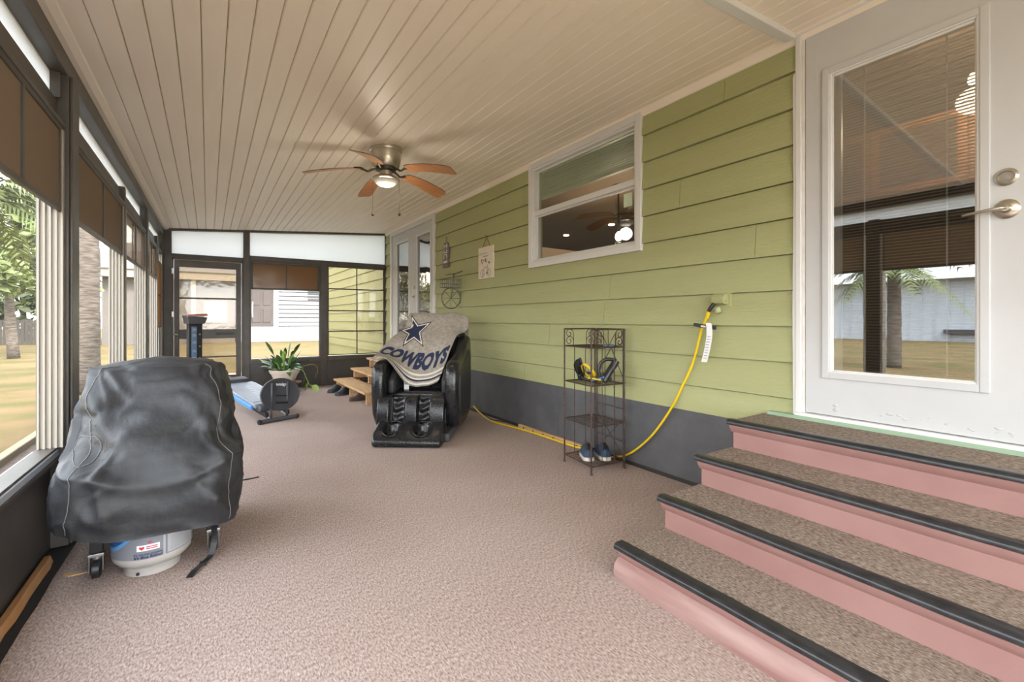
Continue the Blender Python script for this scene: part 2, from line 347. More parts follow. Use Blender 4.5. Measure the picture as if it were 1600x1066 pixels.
# right wall: core with openings, single siding boards, dark skirt
# openings (y0, y1, z0, z1)
OPEN = [(0.31, 1.255, 0.61, 2.79), (2.40, 3.836, 1.72, 2.74), (6.28, 8.18, 0.61, 2.69)]
ycuts = sorted({Y0, Y1 + 5.4} | {q for o in OPEN for q in o[:2]})
wr = MB()
for a, b in zip(ycuts[:-1], ycuts[1:]):
    hit = [o for o in OPEN if o[0] <= a + 1e-6 and o[1] >= b - 1e-6]
    if hit:
        wr.box(XR, XR + .12, a, b, -0.1, hit[0][2]); wr.box(XR, XR + .12, a, b, hit[0][3], 3.1)
    else: wr.box(XR, XR + .12, a, b, -0.1, 3.1)
wall_r = wr.build('wall_right', 'green', recenter=False); struct(wall_r, 'green lap-sided house wall along the porch')
courses = [0.52] + [0.70 + 0.2095 * k for k in range(10)] + [2.80]
def siding(y0, y1, z0, z1, zb):
    """one lap board; zb is the foot of its course, where it stands proudest"""
    def px(z): return XR - 0.034 + 0.018 * min(1, (z - zb) / 0.21)
    m = MB().hexa([(px(z0), y0, z0), (XR + .002, y0, z0), (XR + .002, y1, z0), (px(z0), y1, z0), (px(z1), y0, z1), (XR + .002, y0, z1), (XR + .002, y1, z1), (px(z1), y1, z1)])
    return m.build('siding_board', 'green', wall_r)
rs = random.Random(3)
for ci in range(len(courses) - 1):
    z0, z1 = courses[ci] + 0.0, courses[ci + 1] - 0.006
    joints = []; y = Y0 - rs.uniform(0, 3.2)
    while y < Y1:
        joints.append(y); y += 3.66
    if ci == 10: joints = [-2.0, 1.7, 5.52]
    if ci == 5: joints = [-1.2, 1.5, 5.3]
    joints = [j for j in joints if Y0 + .1 < j < Y1 - .1]
    edges = [Y0] + joints + [Y1]
    for a, b in zip(edges[:-1], edges[1:]):
        b2 = b - 0.003 if b < Y1 else b
        segs = [(a, b2)]
        for (oy0, oy1, oz0, oz1) in OPEN:
            if oz1 <= z0 or oz0 >= z1: continue
            new = []
            for (p, q) in segs:
                if oy1 <= p or oy0 >= q: new.append((p, q)); continue
                if p < oy0: new.append((p, oy0))
                if q > oy1: new.append((oy1, q))
                mid = (max(p, oy0), min(q, oy1))
                if oz0 > z0 + 0.02: siding(mid[0], mid[1], z0, min(oz0, z1), courses[ci])
                if oz1 < z1 - 0.02: siding(mid[0], mid[1], oz1, z1, courses[ci])
            segs = new
        for p, q in segs:
            if q - p > 0.01: siding(p, q, z0, z1, courses[ci])
# outdoor stretch of the same wall beyond the porch
for ci in range(len(courses) - 1): siding(Y1 + 0.1, Y1 + 5.4, courses[ci], courses[ci + 1] - 0.012, courses[ci])
for a, b in ((Y0, 1.0), (1.003, 3.4), (3.403, 5.85), (5.853, Y1)):
    MB().box(XR - 0.026, XR + .002, a, b, 0.0, 0.518).build('skirt_panel', 'charcoal', wall_r)
MB().box(XR - 0.032, XR - .026, Y0, Y1, 0.0, 0.028).build('skirt_flashing', 'bronze_dark', wall_r)

# ------------------------------------------------------------------ left wall: posts, knee wall, beam, windows
wl = MB().box(-0.76, -0.60, Y0, Y1 + .1, 2.405, 2.56).skew()
wall_l = wl.build('wall_left', 'bronze', recenter=False, bevel=0.004); struct(wall_l, 'dark bronze framed window wall of the porch')
posts = [(-2.6, -2.45), (-1.2, -1.1), (0.22, 0.38), (1.95, 2.05), (3.2, 3.42), (5.03, 5.11), (6.5, 6.62), (7.72, 7.79), (8.40, 8.5)]
big = {0, 2, 4, 6, 8}
for i, (a, b) in enumerate(posts):
    if i in big:
        m = MB().box(-0.72, -0.60, a, b, 0, 2.41)
        if b - a > 0.15: m.box(-0.60, -0.588, a + 0.02, a + 0.12, 0, 2.41)
    else: m = MB().box(-0.715, -0.612, a, b, 0.0, 2.285)
    m.skew().build('post', 'bronze', wall_l, bevel=0.003)
MB().box(-0.725, -0.645, Y0, Y1, 2.15, 2.275).box(-0.725, -0.612, Y0, Y1, 2.13, 2.155).skew().build('header_rail', 'bronze', wall_l, bevel=0.003)
for i in range(4):
    a = posts[[0, 2, 4, 6][i]][1]; b = posts[[2, 4, 6, 8][i]][0]
    MB().box(-0.672, -0.667, a, b, 2.27, 2.41).skew().build('transom_panel', 'transom_white', wall_l)
    for y in (a + 0.02, b - 0.025):
        MB().box(-0.664, -0.625, y - 0.004, y + 0.004, 2.276, 2.404).skew().build('transom_bracket', 'bronze', wall_l)
for i in range(len(posts) - 1):
    a, b = posts[i][1], posts[i + 1][0]
    MB().box(-0.72, -0.668, a, b, 0, 0.455).skew().build('knee_panel', 'knee_brown', wall_l)
    MB().box(-0.735, -0.628, a, b, 0.452, 0.468).skew().build('sill_lip', 'bronze', wall_l)
    MB().box(-0.735, -0.634, a, b, 0.468, 0.500).skew().build('sill', 'sill_sheen', wall_l, bevel=0.004)
WN = [0]
def left_window(y0, y1, label, style='open', tint='vinyl_brown'):
    WN[0] += 1
    w = thing('window_%d' % WN[0], label, loc=(-0.66, (y0 + y1) / 2, 0.5), kind='structure')
    f = MB(); f.box(-0.71, -0.618, y0, y0 + .02, .5, 2.14); f.box(-0.71, -0.618, y1 - .008, y1, .5, 2.14); f.box(-0.71, -0.618, y0, y1, 2.115, 2.14); f.box(-0.715, -0.64, y0, y1, .5, .512)
    f.skew().build('window_frame', 'bronze', w, bevel=0.002)
    for s, ya, yb in ((1, y1 - .034, y1 - .008), (-1, y0 + .02, y0 + .045)):
        tr = MB(); tr.box(-0.71, -0.618, ya + (.012 if s > 0 else 0), yb - (0 if s > 0 else .012), .512, 2.115)
        for k in range(5): tr.box(-0.709 + k * 0.0215, -0.700 + k * 0.0215, ya, yb, .512, 2.115)
        tr.skew().build('jamb_track', 'track_beige', w, bevel=0.0015)
    MB().box(-0.7145, -0.7125, y0 + .02, y1 - .01, .512, 2.12).skew().build('insect_screen', 'screen', w)
    def sash(x0, z0, z1, rows, cols, pm, muntin=.022):
        x1 = x0 + .014; ya, yb = y0 + .03, y1 - .02; fr = MB(); b = .026
        fr.box(x0, x1, ya, yb, z0, z0 + b); fr.box(x0, x1, ya, yb, z1 - b, z1); fr.box(x0, x1, ya, ya + b, z0, z1); fr.box(x0, x1, yb - b, yb, z0, z1)
        for c in range(1, cols):
            ym = ya + (yb - ya) * c / cols; fr.box(x0, x1, ym - muntin / 2, ym + muntin / 2, z0, z1)
        for r in range(1, rows):
            zm = z0 + (z1 - z0) * r / rows; fr.box(x0, x1, ya, yb, zm - .009, zm + .009)
        s = fr.skew().build('sash', 'bronze', w, bevel=0.002)
        for c in range(cols):
            for r in range(rows):
                p0 = ya + (yb - ya) * c / cols; p1 = ya + (yb - ya) * (c + 1) / cols; q0 = z0 + (z1 - z0) * r / rows; q1 = z0 + (z1 - z0) * (r + 1) / rows
                MB().box(x0 + .005, x0 + .0065, p0 + .008, p1 - .008, q0 + .006, q1 - .006).skew().build('pane', pm, s)
    if style == 'bare': return w
    if style == 'open':
        sash(-0.634, 1.70, 2.135, 1, 2, tint); sash(-0.657, 1.715, 2.13, 1, 2, tint)
    else:
        sash(-0.634, 1.05, 1.98, 2, 1, 'vinyl_amber'); sash(-0.657, .52, 1.07, 1, 1, 'transom_white')
    return w
left_window(-2.45, -1.2, 'screened opening behind the camera, farthest from the back wall', 'bare')
left_window(-1.1, 0.22, 'screened opening beside the camera on the window wall', 'bare')
left_window(0.38, 1.95, 'raised vinyl window mirrored in the white door')
left_window(2.05, 3.2, 'nearest raised brown vinyl window left of the covered grill')
left_window(3.42, 5.03, 'raised brown vinyl window just beyond the first big post')
left_window(5.11, 6.5, 'raised vinyl window before the second big post', tint='vinyl_grey')
left_window(6.62, 7.72, 'raised vinyl window past the second big post', tint='vinyl_grey')
left_window(7.79, 8.40, 'narrow amber window in the far left corner', 'amber')

# ------------------------------------------------------------------ back wall
wb = MB(); wb.hexa([(-0.56, Y1, zc(-.56) - .03), (XR, Y1, zc(XR) - .03), (XR, Y1 + .09, zc(XR) - .03), (-0.56, Y1 + .09, zc(-.56) - .03), (-0.56, Y1, zc(-.56) + .03), (XR, Y1, zc(XR) + .03), (XR, Y1 + .09, zc(XR) + .03), (-0.56, Y1 + .09, zc(-.56) + .03)])
wall_b = wb.build('wall_back', 'bronze', recenter=False); struct(wall_b, 'dark bronze framed end wall with door and windows')
for a, b, zt in ((-0.56, -0.455, 2.53), (0.475, 0.565, 2.58), (1.643, 1.749, 2.19), (2.797, 2.829, 2.76)):
    MB().box(a, b, Y1 - .005, Y1 + .09, 0, zt).build('post', 'bronze', wall_b, bevel=0.004)
MB().box(-0.455, 0.475, Y1, Y1 + .09, 2.10, 2.155).build('header_rail', 'bronze', wall_b, bevel=0.003)
MB().box(0.565, 2.797, Y1, Y1 + .09, 2.12, 2.20).build('header_rail', 'bronze', wall_b, bevel=0.003)
MB().box(0.565, 1.643, Y1 + .005, Y1 + .085, 0, 0.44).build('knee_panel', 'knee_brown', wall_b)
MB().box(1.749, 2.797, Y1 + .005, Y1 + .085, 0, 0.44).build('knee_panel', 'knee_brown', wall_b)
for a, b in ((0.565, 1.643), (1.749, 2.797)): MB().box(a, b, Y1 - .015, Y1 + .09, 0.44, 0.505).build('sill', 'bronze', wall_b, bevel=0.004)
for a, b, zb_ in ((-0.455, 0.475, 2.155), (0.565, 2.797, 2.20)):
    MB().hexa([(a, Y1 + .05, zb_), (b, Y1 + .05, zb_), (b, Y1 + .056, zb_), (a, Y1 + .056, zb_), (a, Y1 + .05, zc(a) - .03), (b, Y1 + .05, zc(b) - .03), (b, Y1 + .056, zc(b) - .03), (a, Y1 + .056, zc(a) - .03)]).build('transom_panel', 'transom_white', wall_b)
def back_window(x0, x1, z0, z1, label):
    WN[0] += 1
    w = thing('window_%d' % WN[0], label, loc=((x0 + x1) / 2, Y1 + .04, z0), kind='structure')
    f = MB(); f.box(x0, x0 + .018, Y1 + .01, Y1 + .08, z0, z1); f.box(x1 - .018, x1, Y1 + .01, Y1 + .08, z0, z1); f.box(x0, x1, Y1 + .01, Y1 + .08, z1 - .018, z1); f.box(x0, x1, Y1 + .01, Y1 + .08, z0, z0 + .012)
    f.build('window_frame', 'bronze', w, bevel=0.002); return w
def back_sash(w, x0, x1, z0, z1, y, cols, rows, pm, b=.02):
    fr = MB(); fr.box(x0, x1, y, y + .014, z0, z0 + b); fr.box(x0, x1, y, y + .014, z1 - b, z1); fr.box(x0, x0 + b, y, y + .014, z0, z1); fr.box(x1 - b, x1, y, y + .014, z0, z1)
    for c in range(1, cols): xm = x0 + (x1 - x0) * c / cols; fr.box(xm - .009, xm + .009, y, y + .014, z0, z1)
    s = fr.build('sash', 'bronze', w, bevel=0.002)
    for c in range(cols):
        MB().box(x0 + (x1 - x0) * c / cols + .007, x0 + (x1 - x0) * (c + 1) / cols - .007, y + .005, y + .0065, z0 + .006, z1 - .006).build('pane', pm, s)
    return s
w = back_window(0.565, 1.643, 0.505, 2.12, 'open vinyl window with amber panes raised, behind the potted plant')
back_sash(w, .583, 1.625, 1.655, 2.10, Y1 + .02, 2, 1, 'vinyl_amber', .03); back_sash(w, .583, 1.625, 1.665, 2.09, Y1 + .045, 2, 1, 'vinyl_amber', .03)
MB().box(.583, 1.625, Y1 + .072, Y1 + .074, .517, 2.10).build('insect_screen', 'screen', w)
w = back_window(1.749, 2.797, 0.505, 2.12, 'closed eight-pane vinyl window by the wooden steps')
for k, (za, zb2) in enumerate(((.525, .945), (.945, 1.315), (1.315, 1.705), (1.705, 2.10))):
    back_sash(w, 1.767, 2.779, za, zb2 + .012, Y1 + .018 + .012 * (k % 2), 2, 1, 'vinyl_tan', .017)

# screen door at the far end
d2 = thing('door_2', 'bronze screen door with glass panes at the far end of the porch', loc=(0.01, Y1 + .04, 0), kind='structure')
f = MB(); f.box(-.455, -.43, Y1 + .002, Y1 + .085, 0, 2.10); f.box(.45, .475, Y1 + .002, Y1 + .085, 0, 2.10); f.box(-.455, .475, Y1 + .002, Y1 + .085, 2.07, 2.10); f.build('door_frame', 'bronze', d2, bevel=.003)
f = MB(); ya, yb = Y1 + .012, Y1 + .05
f.box(-.425, -.36, ya, yb, .03, 2.065); f.box(.374, .445, ya, yb, .03, 2.065); f.box(-.36, .374, ya, yb, 1.96, 2.065); f.box(-.36, .374, ya, yb, .865, 1.01); f.box(-.36, .374, ya, yb, .03, .28)
f.box(-.36, .374, ya + .008, yb - .008, 1.475, 1.50); f.box(-.36, .374, ya + .008, yb - .008, .565, .59)
slab2 = f.build('door_leaf', 'bronze', d2, bevel=.004)
for a, b, pm in ((.28, .57, 'vinyl_tan'), (.585, .865, 'vinyl_tan'), (1.01, 1.48, 'vinyl_tan'), (1.495, 1.96, 'vinyl_tan')): MB().box(-.36, .374, ya + .018, ya + .02, a, b).build('pane', pm, slab2)
MB().box(.10, .34, ya - .03, ya, .925, .955).box(.12, .15, ya - .012, ya + .002, .915, .965).build('push_bar', 'bronze_dark', slab2, bevel=.004)
MB().tube([(-.44, ya - .02, .93), (-.40, ya - .025, .935), (-.37, ya - .02, .925)], .014, 10).build('door_latch', 'steel', slab2, smooth=True)
for z in (.3, 1.2, 1.85): MB().box(-.452, -.43, Y1 - .006, Y1 + .004, z, z + .08).build('hinge', 'steel', d2)

# ------------------------------------------------------------------ house: window, french door, white door
def casing(parent, y0, y1, z0, z1, w, xo, t, m, name='casing', bottom=True):
    a = MB(); a.box(xo, xo + t, y0, y0 + w, z0, z1); a.box(xo, xo + t, y1 - w, y1, z0, z1); a.box(xo, xo + t, y0 + w, y1 - w, z1 - w, z1)
    if bottom: a.box(xo, xo + t, y0 + w, y1 - w, z0, z0 + w)
    return a.build(name, m, parent, bevel=.004)
WN[0] += 1
hw = thing('window_%d' % WN[0], 'white framed sash window in the green siding', loc=(XR, 3.118, 1.694), kind='structure')
casing(hw, 2.376, 3.86, 1.694, 2.768, .055, XR - .048, .06, 'white_trim')
casing(hw, 2.425, 3.811, 1.743, 2.72, .028, XR - .032, .09, 'white_trim', 'window_frame')
MB().box(XR - .022, XR + .03, 2.45, 3.785, 2.225, 2.275).build('meeting_rail', 'white_trim', hw, bevel=.003)
for z0, z1, xx in ((1.77, 2.228, XR + .012), (2.272, 2.695, XR + .022)):
    s = casing(hw, 2.45, 3.785, z0 - .002, z1 + .002, .02, xx - .008, .02, 'white_trim', 'sash')
    MB().box(xx, xx + .003, 2.466, 3.77, z0 + .01, z1 - .01).build('pane', 'clear_glass', s)
MB().box(XR + .006, XR + .008, 2.505, 2.595, 2.075, 2.185).build('window_sticker', 'blind_green', hw)
bl = thing('window_blind', 'pale green raised blind stacked in the top of the white window', 'blind', loc=(XR + .06, 3.118, 2.40))
for k in range(14): MB().box(XR + .045, XR + .075, 2.47, 3.765, 2.435 + k * .017, 2.446 + k * .017).build('slat', 'blind_green', bl)
MB().box(XR + .04, XR + .085, 2.47, 3.765, 2.68, 2.715).build('head_rail', 'blind_green', bl); MB().box(XR + .042, XR + .08, 2.47, 3.765, 2.405, 2.43).build('bottom_rail', 'blind_green', bl)

fd = thing('door_3', 'white double french door at the far end of the green wall', loc=(XR, 7.23, .61), kind='structure')
casing(fd, 6.24, 8.22, .60, 2.745, .075, XR - .045, .06, 'white_trim', bottom=False)
MB().box(XR - .05, XR + .1, 6.28, 8.18, .60, .625).build('threshold', 'white_trim', fd)
for (a, b) in ((6.317, 7.150), (7.156, 8.14)):
    lf = MB(); g0, g1 = (6.435, 6.955) if a < 7 else (7.335, 7.90); x0, x1 = XR - .02, XR + .02
    lf.box(x0, x1, a, g0, .63, 2.665); lf.box(x0, x1, g1, b, .63, 2.665); lf.box(x0, x1, g0, g1, 2.50, 2.665); lf.box(x0, x1, g0, g1, .63, .83)
    leaf = lf.build('door_leaf', 'white_paint', fd)
    casing(leaf, g0 - .03, g1 + .03, .80, 2.53, .034, x0 - .008, .012, 'white_trim', 'glass_bead')
    MB().box(XR - .004, XR, g0, g1, .83, 2.50).build('pane', 'french_glass', leaf)
    if a < 7:
        for z in (1.545, 1.69): MB().lathe([(0.001, 0), (.03, 0), (.032, .008), (.022, .016), (.001, .018)], (x0, 7.094, z), 20, M=Matrix.Rotation(R(-90), 3, 'Y')).build('rose', 'brushed_nickel', leaf, smooth=40)
        MB().tube([(x0 - .012, 7.094, 1.545), (x0 - .05, 7.094, 1.545), (x0 - .052, 7.05, 1.545), (x0 - .05, 6.985, 1.54)], .009, 8).build('lever', 'brushed_nickel', leaf, smooth=True)

wd = thing('door_1', 'white half-glass house door above the carpeted steps', loc=(XR, .79, .61), kind='structure')
x0 = XR - .03
cs = MB(); cs.box(XR - .045, XR + .04, 1.232, 1.262, .632, 2.77); cs.box(XR - .05, XR + .04, .27, 1.262, 2.765, 2.80); cs.box(XR - .045, XR + .04, .27, .335, .632, 2.77)
cs.build('door_frame', 'white_trim', wd, bevel=.004)
MB().box(XR - .028, XR + .02, 1.216, 1.232, .632, 2.765).build('hinge_strip', 'door_old', wd, bevel=.002)
cst = MB()
pts = [(1.2625, .60), (1.2745, .60), (1.2775, 1.2), (1.2725, 1.9), (1.276, 2.54), (1.268, 2.57), (1.2625, 2.55)]
cst.prism(pts, 'x', XR - .04, XR - .018); cst.build('casing_strip', 'white_trim', wd)
MB().box(XR - .06, XR + .06, .30, 1.262, .612, .634).build('threshold', 'white_trim', wd, bevel=.004)
MB().box(XR - .075, XR - .034, -1.8, 1.40, .5975, .616).build('sill_board', 'green_trim', wd)
lf = MB(); a, b = .34, 1.212; g0, g1 = .515, 1.10; zg0, zg1 = .865, 2.49
lf.box(x0, x0 + .042, a, g0, .638, 2.755); lf.box(x0, x0 + .042, g1, b, .638, 2.755); lf.box(x0, x0 + .042, g0, g1, zg1, 2.755); lf.box(x0, x0 + .042, g0, g1, .638, zg0)
leaf = lf.build('door_leaf', 'white_paint', wd)
casing(leaf, .483, 1.128, .838, 2.52, .034, x0 - .012, .016, 'white_paint', 'glass_bead')
casing(leaf, .505, 1.106, .858, 2.50, .022, x0 - .006, .02, 'white_trim', 'glass_bead')
casing(leaf, .52, 1.09, .872, 2.48, .014, x0 + .004, .03, 'white_trim', 'blind_channel')
MB().box(x0 + .006, x0 + .010, .515, 1.10, zg0, zg1).build('pane', 'door_glass', leaf)
sl = MB()
nsl = 102
for k in range(nsl):
    z = .90 + k * (2.455 - .90) / nsl; dx = .0055; dz = .0016
    sl.hexa([(x0 + .02, .528, z + dz), (x0 + .02 + 2 * dx, .528, z - dz), (x0 + .02 + 2 * dx, 1.038, z - dz), (x0 + .02, 1.038, z + dz), (x0 + .02, .528, z + dz + .0008), (x0 + .02 + 2 * dx, .528, z - dz + .0008), (x0 + .02 + 2 * dx, 1.038, z - dz + .0008), (x0 + .02, 1.038, z + dz + .0008)])
o = sl.build('blind_slats', 'slat_grey', leaf); tag(o, 'thin closed-spaced mini blind slats between the door glass', kind='stuff')
for y in (.627, .942): MB().box(x0 + .017, x0 + .0195, y - .003, y + .003, .88, 2.475).build('ladder_cord', 'label_white', leaf)
MB().box(x0 + .016, x0 + .034, .526, 1.04, .876, .892).build('blind_bottom_rail', 'slat_grey', leaf)
MB().box(x0 + .012, x0 + .034, 1.045, 1.092, .87, 2.48).build('blind_side_rail', 'white_trim', leaf)
RX = Matrix.Rotation(R(-90), 3, 'Y')
MB().lathe([(.001, 0), (.036, 0), (.037, .006), (.028, .014), (.024, .014), (.022, .010), (.001, .010)], (x0, .437, 1.757), 28, M=RX).build('deadbolt', 'brushed_nickel', leaf, smooth=35)
MB().lathe([(.001, 0), (.012, 0), (.012, .006), (.001, .006)], (x0 - .010, .437, 1.757), 18, M=RX).box(x0 - .0175, x0 - .016, .4355, .4385, 1.750, 1.764).build('keyhole', 'steel', leaf, smooth=35)
rose = MB().lathe([(.001, 0), (.040, 0), (.041, .005), (.033, .013), (.018, .018), (.014, .045), (.001, .046)], (x0, .436, 1.622), 28, M=RX).build('rose', 'brushed_nickel', leaf, smooth=35)
MB().tube([(x0 - .038, .434, 1.622), (x0 - .048, .45, 1.622), (x0 - .05, .49, 1.619), (x0 - .047, .545, 1.614), (x0 - .042, .565, 1.612)], [.012, .013, .010, .008, .006], 10, flat=.7).build('lever', 'brushed_nickel', rose, smooth=True)
bl_ = MB()
for k in range(16):
    y = random.uniform(.42, 1.15); r = random.uniform(.004, .012); z = random.uniform(.665, .70)
    bl_.grid(lambda u, v, y=y, r=r, z=z: (x0 - .0035 * math.sin(v * math.pi / 2), y + r * math.cos(u * 6.283) * math.cos(v * math.pi / 2) * 1.3, z + r * .6 * math.sin(u * 6.283) * math.cos(v * math.pi / 2)), 12, 5, closed_u=True)
bl_.build('paint_blister', 'white_paint', leaf, smooth=True)

# rooms behind the glass
MB().box(XR + .12, 9, Y0, 13.8, .55, .60).build('floor_2', 'room_floor', recenter=False)['kind'] = 'structure'; bpy.data.objects['floor_2']['label'] = 'brown floor of the room inside the house'
struct(MB().box(XR + .12, 9, Y0, 13.8, 2.92, 3.0).build('ceiling_2', 'room_brown', recenter=False), 'brown ceiling of the room inside the house')
struct(MB().box(8.9, 9, Y0, 13.8, .6, 2.92).build('wall_inside', 'room_brown', recenter=False), 'brown wall at the far side of the inner room')
struct(MB().box(XR + .12, 8.9, 1.95, 2.05, .6, 2.92).build('wall_divider', 'room_brown', recenter=False), 'inner wall between kitchen and living room')
struct(MB().box(XR + .12, 8.9, 5.2, 5.25, .6, 2.2).build('wall_partition', 'room_brown', recenter=False), 'low partition wall inside the house')
struct(MB().box(XR + .12, 9, 13.8, 13.9, -.1, 3).box(8.95, 9, Y0, 13.8, -.1, .6).box(XR + .12, 9, Y0 - .1, Y0, -.1, 3).build('wall_far', 'green', recenter=False), 'far green end wall of the house')
for k, (px, py) in enumerate(((6.2, 7.25), (6.2, 5.97))):
    o = MB().lathe([(.001, 0), (.055, 0), (.055, .012), (.001, .012)], (px, py, 2.908), 20).build('recessed_light', 'lamp_glow'); tag(o, ('small recessed ceiling light farther inside, seen low in the white window', 'small recessed ceiling light right beside the pendant inside the white window')[k], 'light', 'recessed lights inside')
pl = thing('pendant_lamp', 'dark pendant lamp with a warm bulb seen through the white window', 'lamp', loc=(4.47, 4.18, 2.2))
MB().tube([(4.47, 4.18, 2.30), (4.47, 4.18, 2.90)], .012, 8).build('rod', 'dark_metal', pl)
MB().lathe([(.001, 2.86), (.07, 2.87), (.08, 2.92)], (4.47, 4.18, 0), 20).build('canopy', 'dark_metal', pl, smooth=40)
MB().lathe([(.001, 2.19), (.03, 2.20), (.045, 2.235), (.035, 2.28), (.012, 2.31)], (4.47, 4.18, 0), 20).build('bulb', 'lamp_glow', pl, smooth=40)
def point(name, loc, e, r=.08, c=(1, .82, .6)):
    l = bpy.data.lights.new(name, 'POINT'); l.energy = e; l.shadow_soft_size = r; l.color = c
    o = bpy.data.objects.new(name, l); COL.objects.link(o); o.location = loc
point('room_lamp_light', (4.47, 4.18, 2.1), 14); point('kitchen_lamp_light', (3.9, .75, 2.5), 6)
o = MB().lathe([(.001, 2.60), (.02, 2.607), (.026, 2.63), (.018, 2.655), (.010, 2.67), (.001, 2.67)], (3.9, .75, 0), 16).build('kitchen_bulb', 'lamp_glow'); tag(o, 'small warm bulb glowing behind the white door glass', 'lamp')
cb = thing('kitchen_cabinet', 'orange wood wall cabinet seen through the door blind', 'cabinet', loc=(4.4, 1.15, 2.1))
MB().box(4.3, 4.6, .3, 1.94, 2.10, 2.62).build('body', 'cabinet_dark', cb)
for a, b in ((.3, .84), (.85, 1.39), (1.40, 1.94)):
    dr = casing(cb, a, b, 2.11, 2.61, .05, 4.28, .022, 'cabinet_orange', 'door')
    MB().box(4.29, 4.302, a + .04, b - .04, 2.15, 2.57).build('panel', 'cabinet_dark', dr)

# ------------------------------------------------------------------ roof and porch end
struct(MB().hexa([(-.85, Y0 - .2, zc(-.85) + .12), (XR + .2, Y0 - .2, zc(XR) + .2), (XR + .2, Y1 + .4, zc(XR) + .2), (-.85, Y1 + .4, zc(-.85) + .12), (-.85, Y0 - .2, zc(-.85) + .22), (XR + .2, Y0 - .2, zc(XR) + .32), (XR + .2, Y1 + .4, zc(XR) + .32), (-.85, Y1 + .4, zc(-.85) + .22)]).build('roof_1', 'asphalt_shingle', recenter=False), 'low roof over the porch')
struct(MB().box(XR - .05, 9.3, Y0 - .3, 14.3, 3.1, 3.25).build('roof_2', 'asphalt_shingle', recenter=False), 'roof over the house')
MB().box(-0.76, XR, Y0 - .1, Y0, 2.42, 2.8).build('end_beam', 'bronze', wall_l)

# ------------------------------------------------------------------ carpeted concrete steps at the white door
from mathutils import noise as mnoise
st = thing('porch_steps', 'pink painted steps with brown carpet treads and black nosings below the white door', 'steps', loc=(2.15, -.2, 0))
tips = [(1.508, .150), (1.805, .300), (2.098, .447), (2.392, .597)]
YS0, YS1 = -1.85, 1.434
for k, (xt, zt) in enumerate(tips):
    zb = tips[k - 1][1] - .012 if k else 0
    xe = XR - .036
    MB().box(xt + .034, xe, YS0, YS1 - .012, zb, zt - .006).build('riser', 'pink', st, bevel=.006)
    MB().prism([(xt + .036, zt - .066), (xt + .024, zt - .052), (xt + .012, zt - .028), (xt + .010, zt - .012), (xt + .036, zt - .008)], 'y', YS0, YS1 - .004).build('riser_moulding', 'pink', st, smooth=50)
    xb = tips[k + 1][0] + .034 if k < 3 else xe - .03
    MB().box(xt + .03, xb, YS0, YS1 - .006, zt - .008, zt).build('tread_carpet', 'carpet_step', st)
    nz = MB(); prof = [(xt + .058, zt + .0015), (xt + .056, zt + .006), (xt + .02, zt + .008), (xt + .006, zt + .004), (xt, zt - .005), (xt, zt - .017), (xt + .007, zt - .022), (xt + .012, zt - .012), (xt + .03, zt - .002)]
    n = 46; vs_ = []; 
    for i in range(n):
        y = YS0 + (YS1 + .006 - YS0) * i / (n - 1)
        for (px, pz) in prof:
            w_ = .0035 * mnoise.noise((y * 2.2, k * 9.1, 0)); vs_.append((px + w_, y, pz + .0016 * mnoise.noise((y * 6, px * 30, k * 3))))
    m_ = len(prof); fs_ = [(i * m_ + j, i * m_ + (j + 1) % m_, (i + 1) * m_ + (j + 1) % m_, (i + 1) * m_ + j) for i in range(n - 1) for j in range(m_)] + [tuple(range(m_)), tuple(range((n - 1) * m_ + m_ - 1, (n - 1) * m_ - 1, -1))]
    nz.add(vs_, fs_).build('nosing', 'rubber_black', st, smooth=50)
MB().prism([(1.545, .0), (1.512, .0), (1.506, .03), (1.51, .062), (1.53, .085), (1.545, .09)], 'y', YS0, YS1 + .004).build('base_skirt', 'pink_worn', st, smooth=50)

